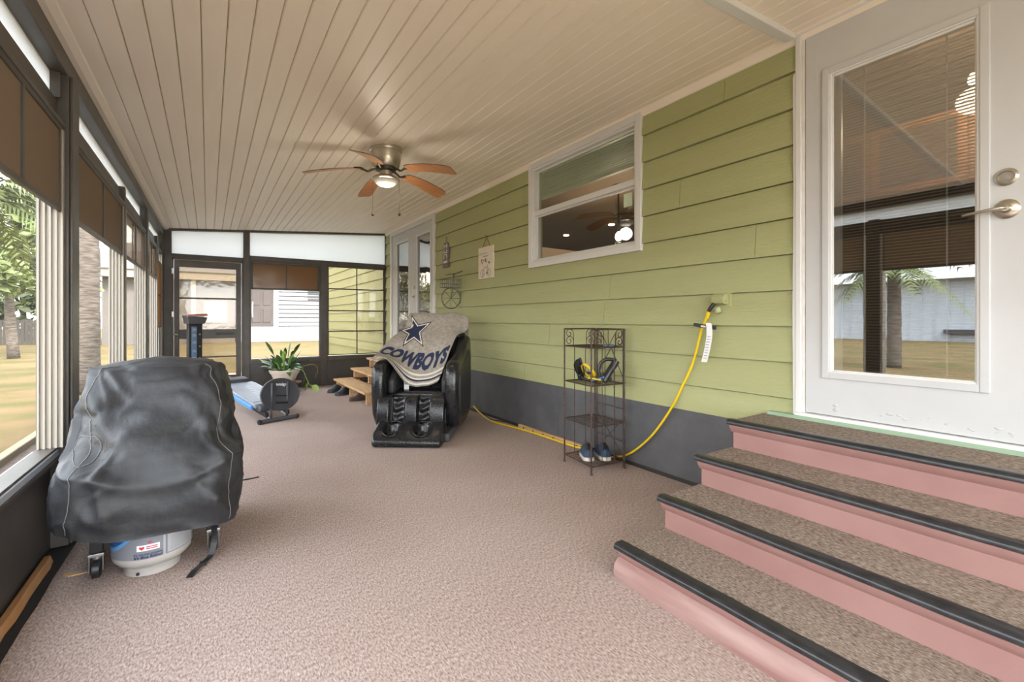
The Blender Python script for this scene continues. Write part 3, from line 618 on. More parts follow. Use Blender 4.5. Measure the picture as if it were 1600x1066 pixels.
# ------------------------------------------------------------------ grill under its cover
gr = thing('covered_grill', 'gas grill under a wrinkled black cover beside the window wall', 'grill', loc=(-.21, 3.05, 0))
LV = [(.20, 2.545, 3.36, -.545, .135), (.30, 2.535, 3.37, -.55, .142), (.42, 2.545, 3.36, -.545, .138), (.49, 2.565, 3.35, -.535, .132), (.55, 2.61, 3.34, -.525, .124), (.64, 2.68, 3.33, -.515, .115), (.75, 2.77, 3.32, -.505, .105), (.845, 2.84, 3.31, -.49, .09), (.90, 2.90, 3.29, -.465, .06), (.925, 2.99, 3.27, -.41, .0)]
def ridge(p, f):
    return 1 - abs(mnoise.noise((p[0] * f, p[1] * f, p[2] * f))) * 2
def cover_pt(u, t):
    z, yf, yb_, xl, xr_ = catmull(LV, min(1.0, t))
    a = u * 2 * math.pi; e = 0.36
    c, s_ = math.cos(a), math.sin(a)
    px = math.copysign(abs(c) ** e, c); py = math.copysign(abs(s_) ** e, s_)
    x = (xl + xr_) / 2 + (xr_ - xl) / 2 * px; y = (yf + yb_) / 2 + (yb_ - yf) / 2 * py
    front = max(0, -py); left = max(0, -px); right = max(0, px)
    low = max(0, 1 - t * 2.6)
    z += low * (.11 * left ** 4 * (1 - .3 * max(0, py)) - .012 * front * (1 - left) + .035 * right ** 3 + .02 * math.sin(a * 3 + 1))
    p = Vector((x, y, z)); out = Vector((x + .21, y - 2.98, .12)).normalized()
    q = (x * 1.0, y, z * 1.3)
    cr = lambda f, o_, w_: math.exp(-(mnoise.noise((x * f + z * f * .5 + o_, y * f * .7 + o_, z * f * .7 - x * f * .35)) / w_) ** 2)
    d = .026 * mnoise.noise((q[0] * 4.2, q[1] * 4, q[2] * 4.5)) + .014 * cr(3.2, 1.7, .07) - .010 * cr(4.6, 8.3, .06) + .006 * cr(9, 4.1, .09) + .016 * (ridge((x + z * .8, y, z * .6), 4.5) - .6) + .007 * mnoise.noise((x * 13, y * 13, z * 16)) + .004 * ridge((x, y + 3, z), 11)
    # hollow pockets and the drooping shelf fold
    for (hx, hz, rr, dp) in ((-.44, .585, .075, .05), (.07, .585, .065, .045), (-.22, .40, .10, .03), (-.02, .33, .09, -.025), (-.50, .70, .07, .03), (-.3, .27, .05, .022), (.10, .42, .05, -.02)):
        if front > .6: d -= dp * math.exp(-((x - hx) ** 2 + (z - hz) ** 2 * 1.3) / rr ** 2)
    if front > .6: d += .016 * math.exp(-((z - .46 - .05 * math.sin(x * 9)) / .028) ** 2)
    p += out * d * (1 if t < .93 else .5)
    p.x = max(p.x, -.575)
    return p
NU, NV = 200, 74
cv = MB().grid(lambda u, v: cover_pt(u, v), NU, NV, closed_u=True)
top = len(cv.v); zt_ = sum(cv.v[(NV - 1) * NU + i][2] for i in range(NU)) / NU
prev = (NV - 1) * NU; cxx, cyy = -.22, 3.13
for r_ in (.8, .6, .4, .2, .08):
    ring = []
    for i in range(NU):
        p = cv.v[(NV - 1) * NU + i]; x, y = cxx + (p[0] - cxx) * r_, cyy + (p[1] - cyy) * r_
        z = zt_ + (p[2] - zt_) * r_ + .03 * (1 - r_) + .010 * mnoise.noise((x * 6, y * 6, 5))
        ring.append((x, y, z))
    n0 = len(cv.v); cv.v += ring
    fs_ = [(prev + i, prev + (i + 1) % NU, n0 + (i + 1) % NU, n0 + i) for i in range(NU)]; cv.f += fs_; cv.mi += [0] * len(fs_); prev = n0
cv.f.append(tuple(prev + i for i in range(NU))); cv.mi.append(0)
cover = cv.build('cover', 'cover', gr, smooth=True)
for uu in (.655, .845):
    pts = []
    for k in range(60):
        p = cover_pt(uu + .012 * math.sin(k / 9.), .02 + .93 * k / 59); o_ = Vector((p.x + .21, p.y - 2.98, .12)).normalized(); pts.append(p + o_ * .0015)
    MB().tube(pts, .0016, 5).build('seam', 'seam_thread', cover, smooth=True)
# stitched round patch and bits of straw
CVN = np.array(cv.v); CVN = CVN[CVN[:, 1] < 2.9]
def on_front(x, z):
    return Vector(CVN[((CVN[:, 0] - x) ** 2 + (CVN[:, 2] - z) ** 2).argmin()])
pc_ = []
for k in range(18):
    a = k / 18 * 6.283; p = on_front(-.445 + .05 * math.cos(a), .585 + .055 * math.sin(a)); pc_.append(p + Vector((0, -.002, .001)))
MB().tube(pc_, .0014, 5, closed=True).build('seam', 'seam_thread', cover, smooth=True)
sw = MB(); rr_ = random.Random(5)
for k in range(26):
    q = on_front(-.40 + rr_.gauss(0, .03), .60 + rr_.gauss(0, .03)); a = rr_.uniform(0, 3.14); l = rr_.uniform(.002, .007)
    sw.tube([q + Vector((-l * math.cos(a), -.003, -l * math.sin(a))), q + Vector((l * math.cos(a), -.004, l * math.sin(a)))], .0008, 4)
tag(sw.build('straw_bits', 'straw', cover), kind='stuff')
# cart legs and casters
for (cx_, cy_) in ((-.415, 2.735), (.022, 2.735), (-.42, 3.25), (.022, 3.25)):
    lg = MB().box(cx_ - .022, cx_ + .022, cy_ - .02, cy_ + .02, .115, .45).build('cart_leg', 'plastic_black', gr, bevel=.003)
    ca = MB().box(cx_ - .028, cx_ + .028, cy_ - .024, cy_ + .024, .098, .112).box(cx_ - .026, cx_ - .021, cy_ - .022, cy_ + .018, .03, .10).box(cx_ + .021, cx_ + .026, cy_ - .022, cy_ + .018, .03, .10).lathe([(.001, .084), (.02, .086), (.02, .10), (.001, .10)], (cx_, cy_, 0), 16).build('caster_fork', 'steel', lg, bevel=.002)
    MB().lathe([(.001, -.017), (.030, -.017), (.038, -.012), (.038, .012), (.030, .017), (.001, .017)], (cx_, cy_ - .004, .038), 24, M=Matrix.Rotation(R(90), 3, 'Y')).build('wheel', 'rubber_black', lg, smooth=40)
for ya_ in (2.88, 3.25): MB().box(-.40, .01, ya_, ya_ + .02, .17, .22).build('cart_rail', 'plastic_black', gr)
stp = smoothpath([(.025, 2.70, .13), (.025, 2.655, .07), (.01, 2.63, .02), (-.018, 2.60, .006), (-.05, 2.53, .012), (-.07, 2.49, .004)], 24)
m = MB()
for i in range(len(stp) - 1):
    a, b = Vector(stp[i]), Vector(stp[i + 1]); m.hexa([a + Vector((-.012, .004, 0)), a + Vector((.012, -.004, 0)), b + Vector((.012, -.004, 0)), b + Vector((-.012, .004, 0)), a + Vector((-.012, .004, .002)), a + Vector((.012, -.004, .002)), b + Vector((.012, -.004, .002)), b + Vector((-.012, .004, .002))])
m.box(-.032, -.006, 2.575, 2.60, .004, .016); m.build('strap', 'plastic_black', gr)
m = MB().tube([(.14, 2.95, .26), (.19, 2.93, .265), (.24, 2.95, .262)], .004, 6).build('strap', 'plastic_black', gr)

# gas cylinder
TX, TY, TR = -.215, 2.722, .150
tk = thing('gas_cylinder', 'white and grey propane cylinder standing under the covered grill', 'gas cylinder', loc=(TX, TY, 0))
MB().lathe([(.098, .004), (.101, 0), (.105, .002), (.107, .03), (.112, .038), (.10, .045)], (TX, TY, 0), 48).build('foot_ring', 'tank_white', tk, smooth=40)
MB().lathe([(.001, .036), (.10, .040), (.128, .052), (.146, .072), (TR, .092), (TR, .30), (.145, .33), (.11, .36), (.05, .375), (.001, .376)], (TX, TY, 0), 56).build('tank', 'tank_white', tk, smooth=40)
ad0 = math.degrees(math.atan2(-TY, -TX))      # bearing of the side turned to the room
def cyl(a, z, r=TR + .0012): return (TX + r * math.cos(R(ad0 + a)), TY + r * math.sin(R(ad0 + a)), z)
def patch(a0, a1, z0, z1, r, n=20): return MB().grid(lambda u, v: cyl(a0 + (a1 - a0) * u, z0 + (z1 - z0) * v, r), n, 2)
slv = patch(-95, 95, .097, .295, TR + .0012, 50).build('label_sleeve', 'label_grey', tk, smooth=True)
patch(14, 17, .097, .295, TR + .0018, 3).build('label_border', 'label_light', slv)
patch(20, 72, .102, .29, TR + .0018).build('label_panel', 'label_light', slv, smooth=True)
patch(23, 60, .178, .215, TR + .0024).build('label_warning', 'ink_pink', slv, smooth=True)
m = MB()
for k in range(9):
    z = .112 + k * .0072; m.grid(lambda u, v: cyl(24 + (40 - (k * 7) % 6) * u, z + .0018 * v, TR + .0026), 12, 2)
m.build('label_text', 'ink_grey', slv)
# blue swoosh at the left with a white letter
m = MB(); m2 = MB()
def sw_z(a): return .130 + .075 * ((a + 75) / 50.) ** 2
m.grid(lambda u, v: cyl(-90 + 68 * u, sw_z(-90 + 68 * u) + v * (.295 - sw_z(-90 + 68 * u)), TR + .0020), 30, 2).build('label_swoosh', 'label_sky', slv, smooth=True)
m2.grid(lambda u, v: cyl(-90 + 50 * u, sw_z(-90 + 50 * u) + .018 + v * max(.001, .277 - sw_z(-90 + 50 * u)), TR + .0026), 30, 2).build('label_swoosh', 'label_blue', slv, smooth=True)
def curved_text(body, size, a, z, mt, bold=0, r=TR + .0032, slant=0.0):
    vs_, fs_ = text2d(body, size, bold)
    k = 180 / math.pi / TR
    MB().add([cyl(a + (p[0] + slant * p[1]) * k, z + p[1], r) for p in vs_], fs_).build('label_lettering', mt, slv)
curved_text('RHINO', .060, -82, .182, 'label_white', .002)
curved_text("It's not just propane", .0125, -7, .116, 'ink_navy', .0003, slant=.2)
curved_text("It's Blue Rhino!", .0165, -7, .1015, 'ink_navy', .0006, slant=.2)
patch(-22, 9, .134, .160, TR + .0022).build('label_badge', 'label_white', slv, smooth=True)
m = MB(); hv = []
for k in range(24):
    q = k / 24 * 6.283; hx = 16 * math.sin(q) ** 3; hy = 13 * math.cos(q) - 5 * math.cos(2 * q) - 2 * math.cos(3 * q) - math.cos(4 * q)
    hv.append(cyl(-15 + hx * .24, .147 + hy * .00058, TR + .0034))
m.add(hv, [tuple(range(24))]).build('label_heart', 'ink_red', slv)
for z in (.149, .141): 
    m = MB().grid(lambda u, v: cyl(-9 + 15 * u, z + .004 * v, TR + .0034), 8, 2); m.build('label_lettering', 'ink_red', slv)
m = MB()
for k, a in enumerate((-20, -13, -6, 1)): m.grid(lambda u, v: cyl(a + 4 * u, .166 + .008 * v, TR + .0030), 4, 2, mi=1 if k == 2 else 0)
m.build('label_icons', ['ink_grey', 'ink_red'], slv)
MB().box(*[q for q in (TX - .052, TX - .040)], TY - .105, TY - .095, .012, .022).build('foot_slot', 'rubber_black', tk)

# ------------------------------------------------------------------ massage chair (own frame, x right, y towards its back)
CH = thing('massage_chair', 'glossy black leather massage chair in the middle of the porch', 'massage chair', loc=(1.489, 3.943, 0), rotz=-R(36), local=True)
CM = Matrix.Translation((1.489, 3.943, 0)) @ Matrix.Rotation(-R(36), 4, 'Z')
def superprism(poly, a0, a1, bev, name, m, par, seg=4):
    return MB().prism(poly, 'x', a0, a1).build(name, m, par, smooth=50, bevel=bev, seg=seg)
def rbox(x0, x1, y0, y1, z0, z1, bev, name, m, par, seg=4): return MB().box(x0, x1, y0, y1, z0, z1).build(name, m, par, smooth=50, bevel=bev, seg=seg)
arm_poly = smoothpath([(.31, .22), (.278, .40), (.275, .55), (.30, .68), (.36, .74), (.46, .757), (.58, .768), (.78, .825), (.95, .92), (1.08, .975), (1.19, .97), (1.27, .88), (1.315, .65), (1.32, .40), (1.27, .14), (1.0, .06), (.60, .055), (.40, .10)], 46)
for sx in (-1, 1):
    xa, xb = (-.43, -.30) if sx < 0 else (.29, .42)
    arm = superprism(arm_poly, xa, xb, .045, 'armrest', 'leather', CH)
    xi = xa - .002 if sx < 0 else xb + .002
    ip = [(.75 + (p[0] - .75) * .72, .45 + (p[1] - .45) * .70) for p in arm_poly]
    superprism(ip, xi - .006, xi + .006, .004, 'side_panel', 'leather_matte', arm, 2)
    MB().tube([(xi, p[0], p[1]) for p in ip], .006, 6, closed=True).build('piping', 'plastic_grey', arm, smooth=True)
    rbox(*((-.37, -.30) if sx < 0 else (.28, .36)), .19, 1.42, 0, .085, .025, 'base_rail', 'plastic_grey', CH)
superprism([(.66, .40), (.80, .70), (.90, .84), (1.08, 1.00), (1.20, 1.14), (1.24, 1.19), (1.29, 1.20), (1.33, 1.13), (1.26, .80), (1.15, .45), (.90, .34)], -.30, .30, .05, 'backrest', 'leather', CH)
superprism([(1.02, .96), (1.10, 1.07), (1.20, 1.18), (1.27, 1.19), (1.24, 1.05), (1.12, .93)], -.29, .34, .04, 'headrest', 'leather', CH)
for sx in (-1, 1): superprism([(.92, .72), (.90, .80), (1.04, .96), (1.14, 1.02), (1.24, 1.0), (1.14, .85)], *((-.36, -.26) if sx < 0 else (.27, .37)), .04, 'shoulder_wing', 'leather', CH)
rbox(-.29, .27, .46, .92, .33, .435, .035, 'seat', 'leather', CH)
for sx in (-1, 1): superprism([(.40, .42), (.40, .56), (.55, .66), (.80, .68), (.85, .45)], *((-.30, -.235) if sx < 0 else (.235, .292)), .025, 'seat_bolster', 'leather_matte', CH)
rbox(-.26, .26, .40, .50, .22, .40, .02, 'seat_base', 'plastic_black', CH)
MB().box(-.18, -.13, .565, .572, .44, .52).box(-.175, -.135, .5635, .566, .49, .51, 1).build('care_label', ['paper_white', 'ink_grey'], CH)
# calf unit: three pads and two hollows
calf = MB().prism([(.275, .125), (.34, .40), (.42, .40), (.42, .12)], 'x', -.33, .30).build('calf_rest', 'leather_matte', CH, bevel=.01)
for xa, xb in ((-.355, -.235), (-.082, .032), (.155, .295)):
    superprism(smoothpath([(.215, .15), (.222, .26), (.258, .37), (.31, .415), (.38, .42), (.42, .38), (.42, .14), (.30, .115)], 26), xa, xb, .035, 'calf_pad', 'leather', calf)
for cx_ in (-.158, .094):
    m = MB().grid(lambda u, v, cx_=cx_: (cx_ - .06 + .12 * u, .272 + .062 * v + .012 * math.sin(v * 17 + math.sin(u * 5)) * math.sin(u * 3.14), .13 + .275 * v), 14, 30)
    m.build('calf_airbag', 'leather', calf, smooth=True, thick=.006)
# foot unit with two wells
def foot_pt(u, v):
    prof = [(.255, .02), (.03, 0.0), (-.020, .022), (-.022, .055), (.005, .088), (.07, .118), (.15, .150), (.215, .168), (.255, .14), (.26, .03)]
    y, z = catmull(prof, v); x = -.322 + .636 * u
    e = min(u, 1 - u) * .636
    if e < .03:
        k = 1 - math.sqrt(max(0, 1 - (1 - e / .03) ** 2)); y = y + (.13 - y) * .22 * k; z = z + (.08 - z) * .22 * k
    if v > .3 and z > .05: z += .028 * (1 - math.exp(-(min(abs(x + .165), abs(x - .12)) / .085) ** 4)) * min(1, max(0, y) / .06)
    for cx_ in (-.165, .12):
        d = math.sqrt(((x - cx_) / .092) ** 2 + ((y - .125) / .112) ** 2)
        if z > .05 and v > .2 and d < 1: z -= .085 * min(1, (1 - d) * 4.5)
    return (x, y, z)
fm = MB().grid(foot_pt, 90, 70)
fm.f.append(tuple(j * 90 for j in range(70))); fm.f.append(tuple(j * 90 + 89 for j in range(69, -1, -1))); fm.mi += [0, 0]
ft = fm.build('foot_rest', 'leather', CH, smooth=60)
for cx_ in (-.165, .12):
    MB().tube([(cx_ + .092 * math.cos(q), .125 + .112 * math.sin(q), .140 + .044 * math.sin(q) + .012 * abs(math.cos(q))) for q in [k / 30 * 6.283 for k in range(30)]], .008, 8, closed=True).build('well_piping', 'leather', ft, smooth=True)
    for k in range(3): MB().grid(lambda u, v, k=k, cx_=cx_: (cx_ - .045 + .03 * k + .016 * math.cos(u * 6.283) * math.sin(v * 3.14), .17 + .03 * math.cos(v * 3.14), .085 + .02 * math.sin(u * 6.283) * math.sin(v * 3.14)), 10, 8, closed_u=True).build('foot_roller', 'leather_matte', ft, smooth=True)
rbox(-.27, .25, .03, .24, .0, .02, .004, 'foot_skid', 'plastic_black', CH)
for cx_ in (-.29, .25): MB().tube([(cx_, .30, .14), (cx_, .60, .25), (cx_, .62, .06)], .018, 8).build('leg_bar', 'plastic_grey', CH, smooth=True)

# ------------------------------------------------------------------ throw blanket draped on the chair
ROWS = [[(-.29, 1.37, .99), (-.13, 1.385, .98), (.05, 1.38, .975), (.25, 1.375, .98), (.38, 1.35, .98)],
        [(-.300, 1.262, 1.225), (-.132, 1.25, 1.232), (.049, 1.247, 1.226), (.246, 1.245, 1.236), (.385, 1.225, 1.19)],
        [(-.318, 1.072, 1.06), (-.151, 1.062, 1.067), (.032, 1.058, 1.067), (.236, 1.065, 1.067), (.402, 1.12, 1.045)],
        [(-.375, .80, .962), (-.192, .875, .922), (-.002, .872, .901), (.172, .868, .916), (.310, .945, .985)],
        [(-.428, .580, .845), (-.275, .745, .812), (-.083, .765, .775), (.094, .760, .780), (.262, .790, .835)],
        [(-.440, .455, .795), (-.309, .560, .764), (-.127, .665, .655), (.056, .675, .640), (.240, .690, .725)],
        [(-.438, .318, .752), (-.300, .365, .772), (-.150, .560, .500), (.025, .590, .470), (.165, .600, .515)]]
NB = 250
ROWC = {}
def bl_pt(s_, t_):
    if t_ not in ROWC: ROWC[t_] = [catmull([ROWS[j][i] for j in range(7)], t_) for i in range(5)]
    p = catmull(ROWC[t_], s_)
    w_ = .010 * mnoise.noise((p[0] * 7, p[2] * 5, 1.3)) + .006 * ridge((p[0] + p[2] * .5, p[2], 2), 6)
    w_ += .022 * math.exp(-(((s_ - .16) / .05) ** 2 + ((t_ - .52) / .07) ** 2)) - .02 * math.exp(-(((s_ - .34 - (t_ - .7) * .3) / .035) ** 2)) * max(0, (t_ - .5)) * 2
    w_ += .012 * math.sin(s_ * 24 + t_ * 3) * max(0, t_ - .86) * 3 + .012 * math.exp(-(((s_ - .95) / .06) ** 2 + ((t_ - .32) / .06) ** 2))
    return (p[0], p[1] - w_, p[2] + w_ * .4)
bk = MB().grid(bl_pt, NB, NB)
BV = np.array(bk.v).reshape(NB, NB, 3)
def inpoly(px, pz, poly):
    ins = np.zeros(px.shape, bool); n = len(poly)
    for i in range(n):
        x1, y1 = poly[i]; x2, y2 = poly[(i + 1) % n]
        c = ((y1 > pz) != (y2 > pz)) & (px < (x2 - x1) * (pz - y1) / ((y2 - y1) + 1e-12) + x1); ins ^= c
    return ins
ctr = (BV[:-1, :-1] + BV[1:, :-1] + BV[:-1, 1:] + BV[1:, 1:]) / 4
ss, tt = np.meshgrid((np.arange(NB - 1) + .5) / (NB - 1), (np.arange(NB - 1) + .5) / (NB - 1))
CX, CZ = ctr[..., 0], ctr[..., 2]; idx = np.zeros(CX.shape, int)
tipv = [(-.268, 1.215), (-.005, 1.135), (-.035, .855), (-.262, .865), (-.352, 1.035)]
scx, scz = sum(p[0] for p in tipv) / 5, sum(p[1] for p in tipv) / 5
def star(k):
    o_ = []
    for i in range(5):
        a, b = tipv[i], tipv[(i + 1) % 5]; o_.append((scx + (a[0] - scx) * k, scz + (a[1] - scz) * k))
        mx_, mz_ = (a[0] + b[0]) / 2, (a[1] + b[1]) / 2; o_.append((scx + (mx_ - scx) * .50 * k, scz + (mz_ - scz) * .50 * k))
    return o_
front = (tt > .165) & (tt < .62)
idx[inpoly(CX, CZ, star(1.0)) & front] = 1; idx[inpoly(CX, CZ, star(.86)) & front] = 2; idx[inpoly(CX, CZ, star(.70)) & front] = 1
tv, tf = text2d('COWBOYS', 1.0, .055)
tx = np.array(tv); x_lo, x_hi, y_lo, y_hi = tx[:, 0].min(), tx[:, 0].max(), tx[:, 1].min(), tx[:, 1].max()
t_top = .60 + .035 * np.sin(np.pi * ss); t_bot = .755 + .085 * np.minimum(1, ss * 2) + .01 * np.sin(np.pi * ss)
QX = x_lo + (ss - .03) / .94 * (x_hi - x_lo); QY = y_hi - (tt - t_top) / (t_bot - t_top) * (y_hi - y_lo)
for f_ in tf:
    P_ = [tv[i] for i in f_]; bx = (QX >= min(p[0] for p in P_)) & (QX <= max(p[0] for p in P_)) & (QY >= min(p[1] for p in P_)) & (QY <= max(p[1] for p in P_))
    if bx.any(): idx[inpoly(QX, QY, [(p[0], p[1]) for p in P_]) & bx] = 1
for a, b, k in ((.878, .896, 2), (.914, .928, 2), (.928, .944, 1), (.960, .978, 2)): idx[(tt > a) & (tt < b)] = k
idx[(tt > .30) & (tt < .33) & (ss > .12) & (ss < .16) & ((ss * 160).astype(int) % 2 == 0)] = 2
bk.mi = [int(k) for k in idx.reshape(-1)]
bo = bk.xf(CM).build('throw_blanket', ['blanket', 'blanket_navy', 'blanket_white'], smooth=True, thick=.012)
tag(bo, 'grey throw with navy star and block letters draped over the massage chair', 'blanket')

# ------------------------------------------------------------------ glideboard gym (own frame: x along the floor bar, y towards its tower)
GA = math.atan2(.163, .404)
GY = thing('glide_gym', 'folding glideboard home gym with oval foot plate and grey padded board', 'exercise machine', loc=(.671, 5.79, 0), rotz=GA, local=True)
MB().tube([(-.215, 0, .026), (.215, 0, .026)], .024, 14).build('floor_bar', 'plastic_grey', GY, smooth=40)
for sx in (-1, 1): MB().lathe([(.001, -.012), (.026, -.012), (.028, 0), (.026, .012), (.001, .012)], (sx * .215, 0, .026), 16, M=Matrix.Rotation(R(90), 3, 'Y')).build('end_cap', 'rubber_black', GY, smooth=40)
tilt = Matrix.Rotation(R(-8), 4, 'X')
pm_ = MB(); n = 48
def ell(k, rx, rz): q = k / n * 6.283; return (rx * math.cos(q), rz * math.sin(q))
for (y_, s_) in ((-.012, .95), (-.016, 1.0), (.012, 1.0), (.016, .97)): pm_.v += [(.225 * s_ * math.cos(k / n * 6.283) * 1.0, y_, .185 * s_ * math.sin(k / n * 6.283)) for k in range(n)]
for r_ in range(3): pm_.f += [(r_ * n + k, r_ * n + (k + 1) % n, (r_ + 1) * n + (k + 1) % n, (r_ + 1) * n + k) for k in range(n)]
pm_.f += [tuple(range(n)), tuple(range(3 * n, 4 * n))]; pm_.mi = [0] * len(pm_.f)
PT = Matrix.Translation((.015, -.004, .305)) @ Matrix.Rotation(R(6), 4, 'Y') @ tilt
plate = pm_.xf(PT).build('foot_plate', 'gym_grey', GY, smooth=50)
m = MB()
for z in (-.015, -.095): m.box(-.075, .085, -.019, -.008, z - .012, z + .012)
m.xf(PT).build('plate_slot', 'rubber_black', plate, bevel=.004)
m = MB().box(-.115, .115, -.0185, -.013, .135, .142).box(-.115, -.108, -.0185, -.013, -.15, .14).box(.108, .115, -.0185, -.013, -.15, .14); m.xf(PT).build('plate_rib', 'plastic_grey', plate)
tv2, tf2 = text2d('totalgym', .042, .0012)
MB().add([(p[0] + .01, -.0205, p[1] + .10) for p in tv2], tf2).xf(PT).build('plate_lettering', 'label_white', plate)
for sx in (-1, 1): MB().tube([(sx * .095, 0, .03), (sx * .09, -.010, .16), (sx * .088, -.024, .44)], .014, 8).build('upright', 'plastic_grey', GY, smooth=True)
def gz(y): return .105 + y * .195
for sx in (-1, 1): MB().hexa([(sx * .12 - .02, .02, gz(.02) - .05), (sx * .12 + .02, .02, gz(.02) - .05), (sx * .12 + .02, 2.2, gz(2.2) - .05), (sx * .12 - .02, 2.2, gz(2.2) - .05), (sx * .12 - .02, .02, gz(.02)), (sx * .12 + .02, .02, gz(.02)), (sx * .12 + .02, 2.2, gz(2.2)), (sx * .12 - .02, 2.2, gz(2.2))]).build('rail', 'plastic_black', GY, bevel=.006)
bd = MB(); y0_, y1_ = .14, .98
def bpt(x, y, dz): return (x, y, gz(y) + .02 + dz)
bd.hexa([bpt(-.20, y0_, 0), bpt(.20, y0_, 0), bpt(.19, y1_, 0), bpt(-.19, y1_, 0), bpt(-.20, y0_, .05), bpt(.20, y0_, .05), bpt(.19, y1_, .05), bpt(-.19, y1_, .05)])
board = bd.build('glideboard', 'gym_pad', GY, bevel=.018, seg=3, smooth=40)
m = MB()
for k in range(7): 
    y = .30 + k * .075; m.hexa([bpt(-.07 + .012 * k, y, .0505), bpt(.05, y - .01, .0505), bpt(.06, y + .035, .0505), bpt(-.05 + .01 * k, y + .045, .0505), bpt(-.07 + .012 * k, y, .0512), bpt(.05, y - .01, .0512), bpt(.06, y + .035, .0512), bpt(-.05 + .01 * k, y + .045, .0512)])
m.build('board_print', 'gym_print', board)
for sx in (-1, 1): MB().hexa([bpt(sx * .215 - .016, y0_ + .03, -.015), bpt(sx * .215 + .016, y0_ + .03, -.015), bpt(sx * .205 + .016, y1_, -.015), bpt(sx * .205 - .016, y1_, -.015), bpt(sx * .215 - .016, y0_ + .03, .03), bpt(sx * .215 + .016, y0_ + .03, .03), bpt(sx * .205 + .016, y1_, .03), bpt(sx * .205 - .016, y1_, .03)]).build('board_side', 'gym_blue', board, bevel=.008, seg=3, smooth=40)
MB().hexa([bpt(-.17, .10, -.03), bpt(.17, .10, -.03), bpt(.19, .24, -.03), bpt(-.19, .24, -.03), bpt(-.15, .10, .035), bpt(.15, .10, .035), bpt(.19, .24, .054), bpt(-.19, .24, .054)]).build('board_end', 'plastic_grey', board, bevel=.015, seg=3, smooth=40)
MB().hexa([bpt(-.15, .98, .01), bpt(.15, .98, .01), bpt(.15, 1.12, .01), bpt(-.15, 1.12, .01), bpt(-.15, .98, .085), bpt(.15, .98, .085), bpt(.15, 1.12, .085), bpt(-.15, 1.12, .085)]).build('head_pad', 'gym_grey', board, bevel=.02, seg=3, smooth=40)
for (x, y) in ((-.10, .06), (.10, .06)): MB().tube([(x, .0, .05), (x * .9, .12, .09), (x * .6, .16, .11)], .012, 8).build('link', 'steel', GY, smooth=True)
tw = MB().box(-.085, .085, 2.18, 2.26, .0, 1.10).build('tower', 'plastic_black', GY, bevel=.006)
m = MB().box(-.05, .01, 2.168, 2.182, .55, 1.06); m.build('tower_strip', 'tower_blue', tw)
for z in (.60, .70, .82, .92, 1.0): MB().box(-.042, .002, 2.164, 2.17, z, z + .035).build('level_mark', 'label_grey', tw)
for z in (.62, .78, .95): MB().lathe([(.001, 0), (.010, 0), (.010, .01), (.001, .01)], (.05, 2.18, z), 12, M=Matrix.Rotation(R(90), 3, 'X')).build('pin_hole', 'steel', tw)
MB().box(-.25, .25, 2.16, 2.28, .0, .05).build('tower_foot', 'plastic_grey', tw, bevel=.01)
# tray on top of the tower
GM = Matrix.Translation((.671, 5.79, 0)) @ Matrix.Rotation(GA, 4, 'Z')
tr = thing('tower_tray', 'small dark tray holding red sticks on top of the gym tower', 'tray', loc=tuple(GM @ Vector((0, 2.22, 1.10))), rotz=GA, local=True)
MB().hexa([(-.10, -.08, 0), (.10, -.08, 0), (.10, .08, 0), (-.10, .08, 0), (-.12, -.10, .11), (.13, -.10, .09), (.13, .10, .10), (-.12, .10, .12)]).build('tray_body', 'plastic_grey', tr, bevel=.006)
for k in range(4):
    a = random.uniform(-.15, .15)
    MB().obox((.0 + .02 * (k % 2), -.09 + .05 * k, .118 + .008 * (k % 2)), (.25 - .02 * k, .035, .022), Matrix.Rotation(a, 3, 'Z') @ Matrix.Rotation(-.07, 3, 'Y')).build('stick', 'box_red', tr, bevel=.003)

# ------------------------------------------------------------------ wooden steps at the french door
ws = thing('wooden_steps', 'raw pine pallet-board steps climbing to the french door', 'steps', loc=(2.25, 7.1, 0))
TS = [(1.75, 2.06, .172), (2.03, 2.33, .335), (2.30, 2.60, .50), (2.565, 2.775, .598)]
for k, (a, b, z) in enumerate(TS):
    MB().box(a, (a + b) / 2 - .002, 6.20, 8.02, z - .032, z).build('tread_board', 'pallet_wood', ws, bevel=.003)
    MB().box((a + b) / 2 + .002, b, 6.20, 8.02, z - .033, z - .001).build('tread_board', 'pallet_wood', ws, bevel=.003)
    zb = TS[k - 1][2] if k else 0
    for y in (6.24, 7.10, 7.94):
        MB().box(a + .035, min(b + .1, 2.77), y - .02, y + .02, zb, z - .034).build('support', 'pallet_wood', ws, bevel=.003)
    MB().box(b - .06, b - .035, 6.26, 7.92, zb + .005, z - .036).build('back_board', 'pallet_wood', ws)
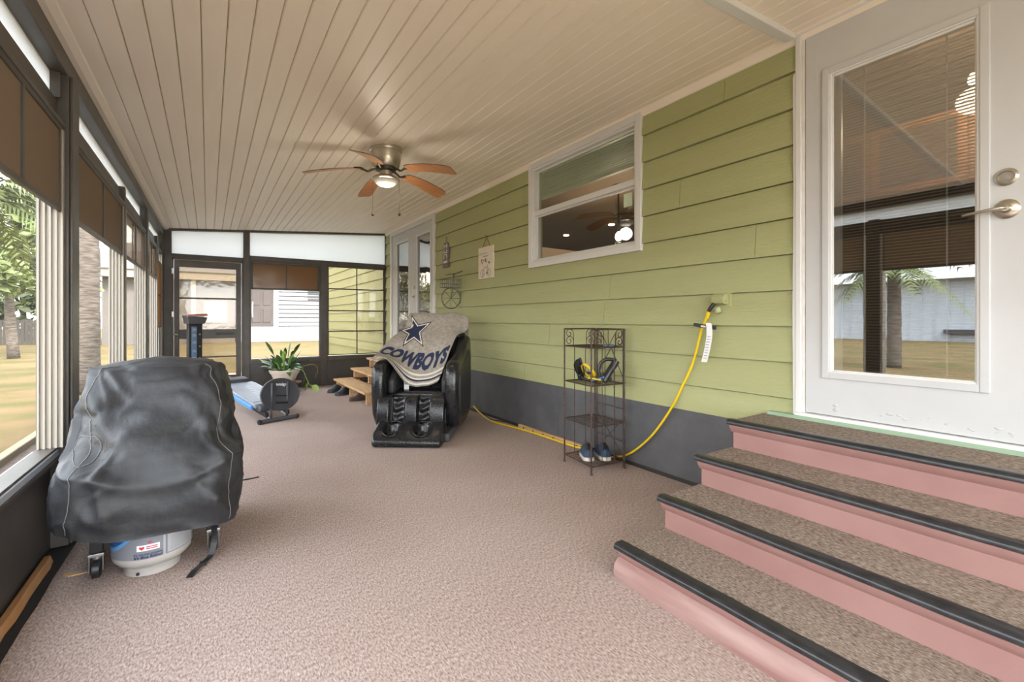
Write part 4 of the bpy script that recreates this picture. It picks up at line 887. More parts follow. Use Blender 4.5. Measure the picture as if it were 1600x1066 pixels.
# ------------------------------------------------------------------ shoes
def shoe(loc, rot, upm, label, group, L=.27, sole='sole_white'):
    t = thing('shoe', label, 'shoe', loc=loc, rotz=rot, local=True, group=group)
    def half(v): return .036 + .012 * math.sin(v * 3.1) + (.006 if v > .55 else 0)
    def out(v): e = min(v, 1 - v) / .10; return half(v) * (math.sqrt(max(0, 1 - (1 - min(1, e)) ** 2)) if e < 1 else 1) + .002
    m = MB(); n = 26; pr = []
    for j in range(n): v = j / (n - 1); pr.append((out(v), v * L))
    vs_ = [(x, y, z) for z in (0, .028) for (x, y) in pr] + [(-x, y, z) for z in (0, .028) for (x, y) in pr]
    N = n; fs_ = []
    for j in range(n - 1): fs_ += [(j, j + 1, N + j + 1, N + j), (2 * N + j, 3 * N + j, 3 * N + j + 1, 2 * N + j + 1), (j, 2 * N + j, 2 * N + j + 1, j + 1), (N + j, N + j + 1, 3 * N + j + 1, 3 * N + j)]
    m.add(vs_, fs_).build('sole', sole, t, bevel=.005, smooth=40)
    def hgt(v): return float(catmull([.058, .064, .080, .098, .088, .062, .046, .038, .03], v))
    def up(u, v):
        a = math.pi * u; w_ = out(v) * .97; h = hgt(v)
        return (w_ * math.cos(a) * (1 - .12 * math.sin(a)), .002 + v * (L - .004), .024 + (h - .0) * math.sin(a) ** .75)
    o = MB().grid(up, 18, 30).build('upper', upm, t, smooth=True)
    MB().grid(lambda u, v: (.030 * math.cos(u * 6.283) * v, .054 + .044 * math.sin(u * 6.283) * v, .029 + hgt((.054 + .044 * math.sin(u * 6.283) * v) / L) - .016 * v ** 3), 20, 4, closed_u=True).build('collar', 'rubber_black', t, smooth=True)
    m = MB()
    for k in range(5):
        y = .135 + .017 * k; h = .024 + hgt(y / L); m.tube([(-.022, y, h - .012), (0, y + .003, h + .002), (.022, y, h - .012)], .003, 6)
    m.build('laces', 'ink_grey' if sole != 'sole_white' else upm, t, smooth=True)
    return t
# ------------------------------------------------------------------ folding iron rack
RZ = [.06, .355, .66, .945]; RT = 1.085
A_, B_, C_, D_ = Vector((2.421, 2.852, 0)), Vector((2.367, 2.483, 0)), Vector((2.69, 2.455, 0)), Vector((2.742, 2.832, 0))
rk = thing('iron_rack', 'rusty black wrought-iron folding shelf rack against the green wall', 'shelf rack', loc=(2.55, 2.65, 0))
Zu = Vector((0, 0, 1))
def rod(p, q, r=.006, n=8): return MB().tube([p, q], r, n)
def panel(P, Q, scroll=True):
    d = (Q - P).normalized(); L = (Q - P).length
    for e in (P, Q):
        m = MB().tube([e, e + Zu * RT], .0065, 8); m.lathe([(.001, 0), (.011, 0), (.010, .006), (.007, .016), (.001, .016)], e, 10); m.build('post', 'rust_iron', rk, smooth=40)
    for z in [RT - .003, RZ[3], RZ[0] + .0]: rod(P + Zu * z, Q + Zu * z, .0055).build('rail', 'rust_iron', rk)
    for f_ in (.32, .68): rod(P + d * L * f_ + Zu * .06, P + d * L * f_ + Zu * RZ[3], .0035, 6).build('bar', 'rust_iron', rk)
    def scr(cx_, cz_, r, flip, a0, turns):
        pts = []
        for k in range(26):
            q = a0 + k / 25 * turns * 6.283; rr = r * (1 - .78 * k / 25); pts.append(P + d * (cx_ + flip * rr * math.cos(q)) + Zu * (cz_ + rr * math.sin(q)))
        MB().tube(pts, .003, 5).build('scroll', 'rust_iron', rk, smooth=True)
    for fl_, ox_ in ((1, .0), (-1, L)):
        for cz_ in (RZ[3] + .038, RT - .042):
            scr(ox_ + fl_ * .050, cz_, .042, fl_, 0 if cz_ > 1 else 0, 1.25)
        base = ox_ + fl_ * .092
        MB().tube(smoothpath([P + d * base + Zu * RZ[3], P + d * base + Zu * (RT - .04), P + d * (ox_ + fl_ * .07) + Zu * (RT - .012), P + d * (ox_ + fl_ * .04) + Zu * (RT - .003)], 14), .0032, 5).build('scroll', 'rust_iron', rk, smooth=True)
panel(A_, D_); panel(B_, C_); panel(D_ + Vector((.012, -.012, 0)), C_ + Vector((.012, .02, 0)))
for (P, Q) in ((B_, C_),):
    c = (P + Q) / 2
    for s_ in (-.06, 0.0, .06): MB().tube(smoothpath([c + Zu * RZ[3], c + (Q - P).normalized() * s_ * .7 + Zu * (RZ[3] + .07), c + (Q - P).normalized() * s_ * 1.5 + Zu * (RT - .01)], 12), .003, 5).build('scroll', 'rust_iron', rk, smooth=True)
c = (D_ + C_) / 2 + Vector((.012, 0, 0))
for a, b in ((D_ + Zu * .06, C_ + Zu * .40), (C_ + Zu * .06, D_ + Zu * .40), (D_ + Zu * .66, c + Zu * .93), (C_ + Zu * .66, c + Zu * .93)): rod(a + Vector((.012, 0, 0)), b + Vector((.012, 0, 0)), .0032, 6).build('brace', 'rust_iron', rk)
for z in (.455, .20): rod(D_ + Vector((.012, 0, z)), C_ + Vector((.012, 0, z)), .0035, 6).build('rail', 'rust_iron', rk)
for z in RZ:
    sh = MB().tube([A_ + Zu * z, B_ + Zu * z, C_ + Zu * z, D_ + Zu * z], .0045, 6, closed=True).build('shelf', 'rust_iron', rk)
    for k in range(1, 11): rod(A_.lerp(B_, k / 11) + Zu * z, D_.lerp(C_, k / 11) + Zu * z, .0024, 5).build('shelf_wire', 'rust_iron', sh)
    rod(A_.lerp(D_, .5) + Zu * (z - .003), B_.lerp(C_, .5) + Zu * (z - .003), .003, 5).build('shelf_wire', 'rust_iron', sh)
ZS = RZ[0] + .006
shoe((2.435, 2.575, ZS), R(-35), 'shoe_navy', 'navy sneaker with white sole on the iron rack, foremost of the pair', None, L=.24)
shoe((2.555, 2.510, ZS), R(-30), 'shoe_navy', 'navy sneaker with white sole on the iron rack, nearer the carpeted steps', None, L=.24)
# cords and straps heaped on the second shelf, each a thing of its own
zt = RZ[2] + .008
rg = random.Random(11)
def coil(name, label, c, rad, r, m, turns=2.4, tilt=.5, seed=1, cat='cord'):
    rr = random.Random(seed); pts = []; n = int(26 * turns)
    ph = rr.uniform(0, 6); Mx = Matrix.Rotation(tilt, 3, Vector((math.cos(ph), math.sin(ph), 0)))
    for k in range(n):
        q = k / 26 * 6.283; p = Mx @ Vector((rad * (1 + .15 * math.sin(q * 1.7 + ph)) * math.cos(q), rad * .8 * math.sin(q + .2), .004 * math.sin(q * 2.3) + .012 * k / n))
        pts.append(Vector(c) + p)
    zmin = min(p.z for p in pts); pts = [p + Zu * (zt + r - zmin) for p in pts]
    o = MB().tube(pts, r, 7).build(name, m, smooth=True); return tag(o, label, cat)
coil('bungee_cord', 'thick coiled yellow bungee cord on the iron rack shelf', (2.50, 2.66, 0), .082, .009, 'cord_yellow', 1.9, .8, 3)
coil('bungee_cord', 'flat loop of yellow cord lying under the coiled bungee', (2.52, 2.60, 0), .07, .007, 'cord_yellow', 1.2, .15, 13)
coil('cable', 'coiled blue cable on the iron rack shelf', (2.56, 2.585, 0), .075, .0045, 'gym_blue', 2.6, .35, 5)
coil('cable', 'coiled thin black cable looping above the iron rack shelf', (2.47, 2.73, 0), .085, .006, 'plastic_black', 1.6, 1.2, 8)
coil('cable', 'thick black hose coiled low on the iron rack shelf', (2.53, 2.69, 0), .09, .010, 'plastic_black', 1.5, .3, 31)
def grip(name, label, c, rz, ry, L=.19, r=.028):
    Mx = Matrix.Translation(c) @ Matrix.Rotation(rz, 4, 'Z') @ Matrix.Rotation(ry, 4, 'Y')
    t = thing(name, label, 'strap', loc=c)
    MB().tube([Mx @ Vector((-L / 2, 0, 0)), Mx @ Vector((L / 2, 0, 0))], r, 12).build('grip', 'plastic_black', t, smooth=40)
    MB().tube(smoothpath([Mx @ Vector((-L / 2, 0, 0)), Mx @ Vector((-L / 3, 0, .07)), Mx @ Vector((0, 0, .10)), Mx @ Vector((L / 3, 0, .07)), Mx @ Vector((L / 2, 0, 0))], 20), .007, 6, flat=2).build('webbing', 'plastic_black', t, smooth=True)
grip('pull_strap', 'black strap handle lying at the left end of the rack shelf', Vector((2.50, 2.755, zt + .075)), R(40), R(40))
grip('pull_strap', 'black strap handle standing at the right end of the rack shelf', Vector((2.60, 2.52, zt + .09)), R(-20), R(-55))
coil('strap', 'wide black strap curled on the right of the rack shelf', (2.62, 2.58, 0), .05, .012, 'plastic_grey', 1.6, .5, 21, 'strap')
o = MB().box(2.50, 2.60, 2.47, 2.50, RZ[3] + .006, RZ[3] + .024).build('wrist_band', 'tower_blue', bevel=.006); tag(o, 'small dark blue band lying on the rack top shelf', 'band')

# shoes under the wooden steps
shoe((1.80, 7.72, 0), R(125), 'shoe_grey', 'dark grey shoe under the lowest wooden step, at the far end', None, sole='shoe_grey')
shoe((1.84, 7.34, 0), R(120), 'shoe_grey', 'dark grey shoe under the lowest wooden step, beside the middle support', None, sole='shoe_grey')
shoe((1.93, 6.66, 0), R(95), 'shoe_brown', 'brown shoe under the lowest wooden step, nearest the massage chair', None, sole='shoe_brown')

# ------------------------------------------------------------------ potted plant on its stand
PX, PY = 1.02, 8.08
ps = thing('plant_stand', 'low dark red-brown wooden stand under the potted plant', 'stand', loc=(PX, PY, 0))
MB().lathe([(.001, .13), (.25, .13), (.25, .16), (.001, .16)], (PX, PY, 0), 32).build('top', 'red_brown_wood', ps, smooth=40)
for k in range(4):
    q = k * math.pi / 2 + .5; MB().tube([(PX + .23 * math.cos(q), PY + .23 * math.sin(q), 0), (PX + .19 * math.cos(q), PY + .19 * math.sin(q), .13)], .022, 8).build('leg', 'red_brown_wood', ps)
pp = thing('potted_plant', 'leafy green peace lily in a cream pot below the end windows', 'potted plant', loc=(PX, PY, .16))
MB().lathe([(.001, .161), (.135, .161), (.145, .168), (.195, .295), (.205, .30), (.222, .335), (.228, .352), (.222, .360), (.205, .355), (.19, .32), (.001, .315)], (PX, PY, 0), 40).build('pot', 'terracotta', pp, smooth=35)
MB().lathe([(.19, .325), (.12, .335), (.001, .338)], (PX, PY, 0), 28).build('soil', 'soil', pp)
def leaf(base, tip_dir, L, W, droop, mt, stem=.5, name='leaf', twist=0.0):
    d = Vector(tip_dir).normalized(); side = d.cross(Vector((0, 0, 1)));
    if side.length < 1e-3: side = Vector((1, 0, 0))
    side.normalize(); side = Matrix.Rotation(twist, 3, d) @ side
    ctr_ = []
    for k in range(11): t = k / 10; ctr_.append(Vector(base) + d * L * t + Vector((0, 0, -droop * t ** 2.4)))
    m = MB(); m.tube(ctr_[:7], .0045, 5); n = 8
    def pt(u, v):
        t = stem + (1 - stem) * v; i = min(9, int(t * 10)); p = ctr_[i].lerp(ctr_[i + 1], t * 10 - i)
        w_ = W * math.sin(math.pi * min(1, v * .97 + .03)) ** .75 * (1 - .25 * v)
        return p + side * w_ * (u - .5) * 2 + Vector((0, 0, .25 * w_ * abs(u - .5) * 2))
    m.grid(pt, 7, n); return m.build(name, mt, pp, smooth=True)
lr = random.Random(4); b0 = Vector((PX, PY, .335))
camr = Vector((.8315, -.5556, 0)); camf = Vector((.5556, .8315, 0))
def L3(r_, f_, z_): return camr * r_ + camf * f_ + Vector((0, 0, z_))
for k in range(34):     # inner rosette
    q = lr.uniform(0, 6.283); el = lr.uniform(.5, 1.25); L = lr.uniform(.22, .42)
    leaf(b0 + Vector((.07 * math.cos(q), .07 * math.sin(q), 0)), (math.cos(q) * math.cos(el), math.sin(q) * math.cos(el), math.sin(el)), L, lr.uniform(.032, .058), lr.uniform(.03, .20), lr.choice(['leaf', 'leaf', 'leaf_lime']) if k % 3 else 'leaf', .3, twist=lr.uniform(-.6, .6))
for r_, f_, z_, L, W, dr, mt in ((-.26, 0, .52, .62, .05, .07, 'leaf'), (-.22, -.1, .50, .38, .05, .08, 'leaf'), (.02, 0, .95, .42, .06, .04, 'leaf'), (.10, .05, .85, .52, .07, .06, 'leaf'), (.26, 0, .72, .64, .07, .16, 'leaf'), (.21, -.08, .60, .60, .05, .22, 'leaf'), (-.06, -.05, .75, .40, .05, .05, 'leaf'), (.04, -.1, .8, .36, .035, .02, 'leaf_lime'), (-.34, .05, .30, .42, .045, .03, 'leaf'), (-.30, -.05, .16, .30, .04, .12, 'leaf'), (-.22, .05, .20, .26, .02, .02, 'leaf_dry'), (.30, 0, .14, .34, .02, .05, 'leaf'), (-.10, -.12, .55, .30, .05, .05, 'leaf_lime'), (.02, -.12, .6, .3, .03, .0, 'leaf_lime')):
    leaf(b0 + L3(r_ * .15, f_ * .2, 0), L3(r_, f_, z_), L, W, dr, mt, .5, twist=lr.uniform(-.4, .4))
# trailing vine at the right
vine = smoothpath([b0 + L3(.18, -.02, .01), b0 + L3(.30, -.03, .02), b0 + L3(.37, -.05, -.10), b0 + L3(.42, -.06, -.20), b0 + L3(.47, -.07, -.23)], 20)
MB().tube(vine, .005, 5).build('stem', 'leaf_lime', pp, smooth=True)
vine2 = smoothpath([b0 + L3(.2, .0, .03), b0 + L3(.38, 0, .10), b0 + L3(.50, 0, .09), b0 + L3(.54, -.02, .0), b0 + L3(.53, -.02, -.05)], 20)
MB().tube(vine2, .004, 5).build('stem', 'leaf_dry', pp, smooth=True)
for r_, z_, dr_, dz_, L, W, mt in ((.41, -.15, -.05, -.2, .17, .035, 'leaf_lime'), (.46, -.21, .12, -.1, .17, .055, 'leaf_lime'), (.40, .09, .02, .14, .12, .035, 'leaf'), (.53, -.02, 0, -.15, .09, .02, 'leaf'), (.36, -.06, -.03, -.2, .15, .02, 'leaf')):
    leaf(b0 + L3(r_, -.06, z_), L3(dr_, -.04, dz_), L, W, 0.0, mt, .12, twist=.9)

# ------------------------------------------------------------------ ceiling fan
FX, FY = 1.31, 3.97
fan = thing('ceiling_fan', 'brushed nickel ceiling fan with five wood blades and a white bowl light', 'ceiling fan', loc=(FX, FY, 2.33))
zt = zc(FX)
def lat(prof, name, m, par, n=40, sm=35): return MB().lathe(prof, (FX, FY, 0), n).build(name, m, par, smooth=sm)
lat([(.001, zt + .008), (.138, zt + .008), (.141, zt - .022), (.138, zt - .03), (.130, zt - .034), (.128, zt - .10), (.115, zt - .155), (.10, zt - .17), (.001, zt - .172)], 'motor_housing', 'brushed_nickel', fan)
lat([(.085, 2.502), (.088, 2.498), (.088, 2.475), (.06, 2.468), (.001, 2.468)][::-1], 'flywheel', 'dark_metal', fan)
lat([(.001, 2.425), (.055, 2.425), (.055, 2.468), (.06, 2.472), (.001, 2.473)], 'switch_housing', 'brushed_nickel', fan)
fit = lat([(.001, 2.43), (.06, 2.43), (.10, 2.418), (.118, 2.405), (.118, 2.393), (.110, 2.388), (.001, 2.39)][::-1], 'light_fitter', 'brushed_nickel', fan)
lat([(.001, 2.333), (.03, 2.334), (.062, 2.343), (.088, 2.360), (.102, 2.380), (.106, 2.392), (.001, 2.394)], 'bowl_shade', 'milk_glass', fit, 40, 60)
for k in range(5):
    a = R(18 + 72 * k); Mz = Matrix.Translation((FX, FY, 0)) @ Matrix.Rotation(a, 4, 'Z')
    ir = MB().tube(smoothpath([(.07, 0, 2.487), (.12, 0, 2.475), (.15, 0, 2.457), (.185, 0, 2.468), (.215, 0, 2.472)], 14), .009, 8)
    ir.prism([(.19, -.018), (.215, -.036), (.26, -.03), (.275, 0), (.26, .03), (.215, .036), (.19, .018)], 'z', 2.4755, 2.4795)
    iron = ir.xf(Mz).build('blade_iron', 'dark_metal', fan, smooth=40)
    out_ = [(.215, -.045), (.23, -.052), (.40, -.066), (.58, -.072), (.64, -.068), (.665, -.045), (.672, 0), (.665, .045), (.64, .068), (.58, .072), (.40, .066), (.23, .052), (.215, .045)]
    ny_ = 8; vsb = []; nx_ = 18
    bm_ = MB()
    def half_w(r_): return float(np.interp(r_, [.205, .23, .40, .58, .64, .660, .672], [.040, .052, .066, .072, .071, .066, .052]))
    def bp_(u, v, dz): 
        r_ = .205 + (.672 - .205) * u; y = half_w(r_) * (2 * v - 1); return (r_, y, 2.472 + dz + y * math.tan(R(-12)) - .26 * max(0, (r_ - .22)) ** 1.6)
    top_ = [bp_(i / (nx_ - 1), j / (ny_ - 1), .003) for i in range(nx_) for j in range(ny_)]; bot_ = [bp_(i / (nx_ - 1), j / (ny_ - 1), -.003) for i in range(nx_) for j in range(ny_)]
    N = nx_ * ny_; fs_ = []; ed = []
    for i in range(nx_ - 1):
        for j in range(ny_ - 1): q = i * ny_ + j; fs_ += [(q, q + ny_, q + ny_ + 1, q + 1), (N + q, N + q + 1, N + q + ny_ + 1, N + q + ny_)]
    for i in range(nx_ - 1):
        for j in (0, ny_ - 1): q = i * ny_ + j; ed.append((q, q + ny_, N + q + ny_, N + q))
    for j in range(ny_ - 1):
        for i in (0, nx_ - 1): q = i * ny_ + j; ed.append((q, q + 1, N + q + 1, N + q))
    bm_.add(top_ + bot_, fs_, 0); bm_.f += ed; bm_.mi += [1] * len(ed)
    bm_.xf(Mz).build('blade', ['fan_wood', 'fan_edge'], fan, smooth=35)
point('fan_fill_light', (FX, FY, 2.24), 1.3, .08, (1, .90, .75))  # fill light added under the unlit bowl to brighten the porch
for s_ in (-1, 1):
    p = Vector((FX, FY, 0)) + camr * .117 * s_
    ch = MB().tube([p + Zu * 2.40, p + Zu * 2.10], .0016, 5).build('pull_chain', 'dark_metal', fan)
    MB().lathe([(.001, -.014), (.010, -.010), (.013, 0), (.010, .010), (.003, .016)], p + Zu * 2.088, 14).build('pull_knob', 'dark_metal', ch, smooth=50)

# added fill light behind the camera, built as a round flush fitting
fl2 = thing('fill_fixture', 'added fill light built as a round white flush fitting behind the camera', 'fill light', loc=(1.15, -1.25, zc(1.15) - .12))
MB().lathe([(.001, zc(1.15) + .004), (.17, zc(1.15) + .004), (.175, zc(1.15) - .02), (.165, zc(1.15) - .03), (.001, zc(1.15) - .03)], (1.15, -1.25, 0), 32).build('base', 'brushed_nickel', fl2, smooth=40)
MB().lathe([(.001, zc(1.15) - .105), (.06, zc(1.15) - .10), (.12, zc(1.15) - .075), (.155, zc(1.15) - .03), (.001, zc(1.15) - .03)], (1.15, -1.25, 0), 32).build('dome', 'milk_glass', fl2, smooth=60)
point('fill_fixture_lamp', (1.15, -1.25, zc(1.15) - .22), 7, .10, (1, .97, .92))
# ------------------------------------------------------------------ outlet, yellow cord, tag
ob = thing('outlet_box', 'green painted outdoor outlet with flip cover on the green siding', 'outlet', loc=(XR - .02, 1.73, 1.24))
MB().box(XR - .03, XR - .008, 1.655, 1.775, 1.235, 1.335).build('base_plate', 'green', ob, bevel=.004)
MB().prism([(XR - .028, 1.25), (XR - .075, 1.262), (XR - .085, 1.30), (XR - .06, 1.325), (XR - .028, 1.325)], 'y', 1.672, 1.765).build('cover', 'green', ob, bevel=.008)
MB().lathe([(.001, 0), (.02, 0), (.021, .03), (.012, .036), (.001, .036)], (XR - .055, 1.735, 1.232), 16, M=Matrix.Rotation(R(160), 3, 'X')).build('knuckle', 'green', ob, smooth=40)
ec = thing('extension_cord', 'yellow extension cord hanging from the wall outlet and running along the skirting', 'cord', loc=(2.75, 2.5, 0))
MB().tube(smoothpath([(XR - .07, 1.745, 1.262), (2.75, 1.762, 1.235), (2.748, 1.776, 1.21)], 8), .013, 10).build('plug', 'plastic_black', ec, smooth=40)
MB().tube(smoothpath([(2.748, 1.776, 1.212), (2.752, 1.785, 1.19), (2.756, 1.796, 1.165)], 6), [.014] * 3 + [.012] * 3, 10).build('strain_relief', 'cord_yellow', ec, smooth=40)
cp = [(2.75, 1.785, 1.19), (2.76, 1.839, 1.077), (2.765, 1.904, .865), (2.768, 1.988, .697), (2.77, 2.084, .52), (2.772, 2.254, .291), (2.775, 2.45, .115), (2.785, 2.62, .035), (2.79, 2.826, .012), (2.762, 3.0, .011), (2.748, 3.25, .011), (2.745, 3.55, .011), (2.730, 3.86, .011), (2.665, 4.34, .011), (2.70, 4.6, .011), (2.745, 4.75, .011), (2.77, 4.9, .03), (2.76, 5.0, .08)]
MB().tube(smoothpath(cp, 130), .0088, 8).build('cable', 'cord_yellow', ec, smooth=True)
m = MB(); tp = smoothpath([(2.735, 1.79, 1.135), (2.73, 1.765, 1.125), (2.725, 1.757, 1.05), (2.728, 1.775, .96), (2.735, 1.802, .875)], 20)
for i in range(len(tp) - 1):
    a, b = Vector(tp[i]), Vector(tp[i + 1]); w_ = Vector((.004, -.018, 0)); th = Vector((.001, 0, 0)); m.hexa([a - w_, a + w_, a + w_ + th, a - w_ + th, b - w_, b + w_, b + w_ + th, b - w_ + th])
tg = m.build('paper_tag', 'paper_white', ec)
m = MB()
for k in range(9):
    z = .90 + k * .018; y = 1.797 - (z - .88) * .25; m.hexa([(2.7235 + (.98 - z) * .085, y - .012, z), (2.7235 + (.98 - z) * .085, y + .012, z), (2.7245 + (.98 - z) * .085, y + .012, z), (2.7245 + (.98 - z) * .085, y - .012, z), (2.7235 + (.98 - z) * .085, y - .012, z + .004), (2.7235 + (.98 - z) * .085, y + .012, z + .004), (2.7245 + (.98 - z) * .085, y + .012, z + .004), (2.7245 + (.98 - z) * .085, y - .012, z + .004)])
m.build('tag_text', 'ink_grey', tg)
MB().obox((2.752, 1.808, 1.112), (.028, .155, .022), Matrix.Rotation(R(8), 3, 'X')).build('velcro_strap', 'plastic_black', ec, bevel=.004)
MB().obox((2.7365, 1.808, 1.112), (.004, .035, .012), Matrix.Rotation(R(8), 3, 'X')).build('strap_label', 'paper_white', ec)
o = MB().tube(smoothpath([(2.79, 4.0, .006), (2.78, 4.3, .006), (2.72, 4.5, .006), (2.77, 4.72, .01), (2.79, 5.2, .006)], 30), .005, 6).build('power_lead', 'plastic_black', smooth=True); tag(o, 'thin black power lead beside the yellow cord behind the massage chair', 'cord')
# wood strips left on the floor
sp = thing('wood_strip', 'narrow pine strip with square notches lying along the charcoal skirting', 'wood strip', loc=(2.79, 3.5, 0))
MB().box(2.765, 2.797, 3.04, 4.02, .0, .038).build('strip', 'pallet_wood', sp, bevel=.003)
for k in range(6): MB().box(2.7635, 2.7660, 3.08 + k * .165, 3.105 + k * .165, .008, .024).build('notch', 'rubber_black', sp)
m = MB(); n = 22
for i in range(n):
    y = 1.1 + 1.93 * i / n; y2 = y + 1.93 / n; w0, w1 = .018 + .006 * mnoise.noise((i * .7, 0, 0)), .018 + .006 * mnoise.noise((i * .7 + .7, 0, 0))
    m.hexa([(-.655, y, 0), (-.655 + 2 * w0, y, 0), (-.655 + 2 * w1, y2, 0), (-.655, y2, 0), (-.655, y, .03), (-.65 + w0, y, .032), (-.65 + w1, y2, .032), (-.655, y2, .03)])
o = m.build('wood_strip', 'raw_wood'); o.rotation_euler = (0, 0, R(-.5)); tag(o, 'splintered orange wood strip at the foot of the window wall', 'wood strip')
o = MB().prism([(-.545, 2.84), (-.50, 2.83), (-.455, 2.80), (-.52, 2.80)], 'z', .002, .006).build('wood_chip', 'pallet_wood'); tag(o, 'small yellow wood chip on the carpet by the grill caster', 'wood chip')

# ------------------------------------------------------------------ wall ornaments
pq = thing('wall_plaque', 'cream wooden plaque with a flower drawing hung on twine', 'plaque', loc=(XR - .03, 4.745, 1.655))
MB().box(XR - .045, XR - .022, 4.571, 4.92, 1.655, 2.04).build('board', 'plaque_cream', pq, bevel=.003)
MB().tube([(XR - .035, 4.83, 2.035), (XR - .03, 4.745, 2.165), (XR - .035, 4.66, 2.035)], .005, 6).build('twine', 'twine', pq)
MB().tube([(XR - .005, 4.745, 2.165), (XR - .045, 4.745, 2.17)], .006, 6).build('nail', 'dark_metal', pq)
m = MB(); xs = XR - .0455
pr = random.Random(9)
def stroke(P, r): m.tube([(xs, a, b) for a, b in P], r, 4)
for (yy, zz, ww) in ((4.80, 1.96, .10), (4.745, 1.925, .06)):
    stroke([(yy + ww - k * ww * 2 / 14, zz + .010 * math.sin(k * 2.4)) for k in range(15)], .0025)
for cy_ in (4.82, 4.67): stroke([(cy_ + .045 * math.cos(k / 16 * 6.283), 1.72 + .045 * math.sin(k / 16 * 6.283)) for k in range(17)], .0025)
stroke([(4.82, 1.72), (4.77, 1.79), (4.70, 1.79), (4.67, 1.72)], .003); stroke([(4.70, 1.79), (4.69, 1.82)], .003)
m.build('drawing', 'ink_grey', pq)
m = MB()
for k in range(26):
    cy_, cz_ = pr.choice([(4.81, 1.86), (4.73, 1.865), (4.66, 1.85), (4.80, 1.72), (4.69, 1.72)]); cy_ += pr.gauss(0, .018); cz_ += pr.gauss(0, .018); r = pr.uniform(.006, .013)
    m.prism([(cy_ + r * math.cos(q * 1.047), cz_ + r * math.sin(q * 1.047)) for q in range(6)], 'x', xs - .001, xs + .001, mi=pr.choice([0, 0, 1]))
m.build('flowers', ['plaque_slate', 'red_brown_wood'], pq)
pq2 = thing('wall_tag', 'narrow grey hanging sign with pale letters near the french door', 'plaque', loc=(XR - .03, 5.85, 1.895))
MB().prism([(5.757, 1.895), (5.944, 1.895), (5.944, 2.19), (5.90, 2.245), (5.80, 2.245), (5.757, 2.19)], 'x', XR - .05, XR - .022).build('board', 'plaque_slate', pq2, bevel=.003)
m = MB()
for k, zz in enumerate((2.165, 2.09, 2.015)):
    m.box(XR - .0515, XR - .0500, 5.885, 5.905, zz, zz + .055); m.box(XR - .0515, XR - .05, 5.795, 5.815, zz, zz + .055)
    m.box(XR - .0515, XR - .05, 5.815, 5.885, zz + .022 - .016 * (k == 1) + .03 * (k == 2), zz + .036 - .016 * (k == 1) + .03 * (k == 2))
m.box(XR - .0515, XR - .05, 5.79, 5.91, 1.955, 1.985); m.build('letters', 'plaque_cream', pq2)
MB().tube([(XR - .036, 5.88, 2.24), (XR - .03, 5.85, 2.31), (XR - .036, 5.82, 2.24)], .004, 5).build('twine', 'twine', pq2); MB().tube([(XR - .005, 5.85, 2.31), (XR - .04, 5.85, 2.315)], .005, 6).build('nail', 'dark_metal', pq2)
bi = thing('bicycle_ornament', 'wire half-bicycle wall ornament with a small basket', 'wall ornament', loc=(2.66, 5.437, 1.30))
wc = Vector((2.665, 5.437, 1.44))
wh = MB().tube([wc + Vector((.135 * math.cos(k / 32 * 6.283), 0, .135 * math.sin(k / 32 * 6.283))) for k in range(32)], .0065, 7, closed=True).build('wheel', 'galvanised', bi, smooth=True)
for k in range(8):
    q = k / 8 * 6.283; MB().tube([wc, wc + Vector((.134 * math.cos(q), 0, .134 * math.sin(q)))], .003, 5).build('spoke', 'galvanised', wh)
MB().tube([wc, wc + Vector((.02, -.012, .15)), wc + Vector((.035, -.012, .33))], .008, 7).build('fork', 'galvanised', bi, smooth=True)
MB().tube([wc + Vector((.035, -.012, .32)), wc + Vector((.0, .09, .32)), wc + Vector((-.02, .13, .315))], .007, 7).build('handlebar', 'galvanised', bi, smooth=True)
MB().tube([wc + Vector((.035, -.012, .32)), wc + Vector((.06, -.12, .335)), wc + Vector((.06, -.20, .345))], .007, 7).build('handlebar', 'galvanised', bi, smooth=True)
MB().box(XR - .03, XR - .022, 5.425, 5.449, 1.32, 1.57).build('wall_bracket', 'galvanised', bi)
bs = thing('x', None); bpy.data.objects.remove(bs)
bm_ = MB()
for z in (1.58, 1.63, 1.685): bm_.tube([(2.54, 5.37, z), (2.78, 5.37, z), (2.78, 5.50, z), (2.54, 5.50, z)], .004, 5, closed=True)
for k in range(9):
    x = 2.54 + k * .03
    for y in (5.37, 5.50): bm_.tube([(x, y, 1.58), (x, y, 1.685)], .003, 5)
    bm_.tube([(x, 5.37, 1.58), (x, 5.50, 1.58)], .003, 5)
bm_.build('basket', 'galvanised', bi)

# ------------------------------------------------------------------ outdoors
struct(MB().box(-90, 80, -60, 90, -.4, -.11).build('lawn', 'lawn', recenter=False), 'dry yellow-green lawn around the house')
struct(MB().box(-.4, 2.75, Y1 + .1, 12.5, -.2, -.09).build('path', 'concrete', recenter=False), 'pale concrete path outside the end wall')  # path widened beyond its real strip to bounce daylight into the porch
be = thing('garden_bed', 'mulch bed with timber edging outside the nearest window', 'garden bed', loc=(-1.1, 6, -.11))
MB().box(-1.42, -.78, 4.4, 9.5, -.13, -.06).build('mulch', 'mulch', be); MB().box(-1.50, -1.42, 4.4, 9.5, -.13, .0).build('timber_edging', 'timber', be, bevel=.01)
nh = thing('neighbour_house', 'white sided neighbour house with brown door seen through the end window', 'house', loc=(4.5, 31, -.11))
MB().box(1.35, 12, 30.0, 38, -.2, 3.45).build('wall', 'far_shadow', nh); MB().box(1.35, 3.4, 29.97, 30.0, -.2, 3.45).build('front_panel', 'far_white', nh); MB().box(3.4, 12, 29.93, 30.0, -.2, .52).build('foundation', 'far_white', nh)
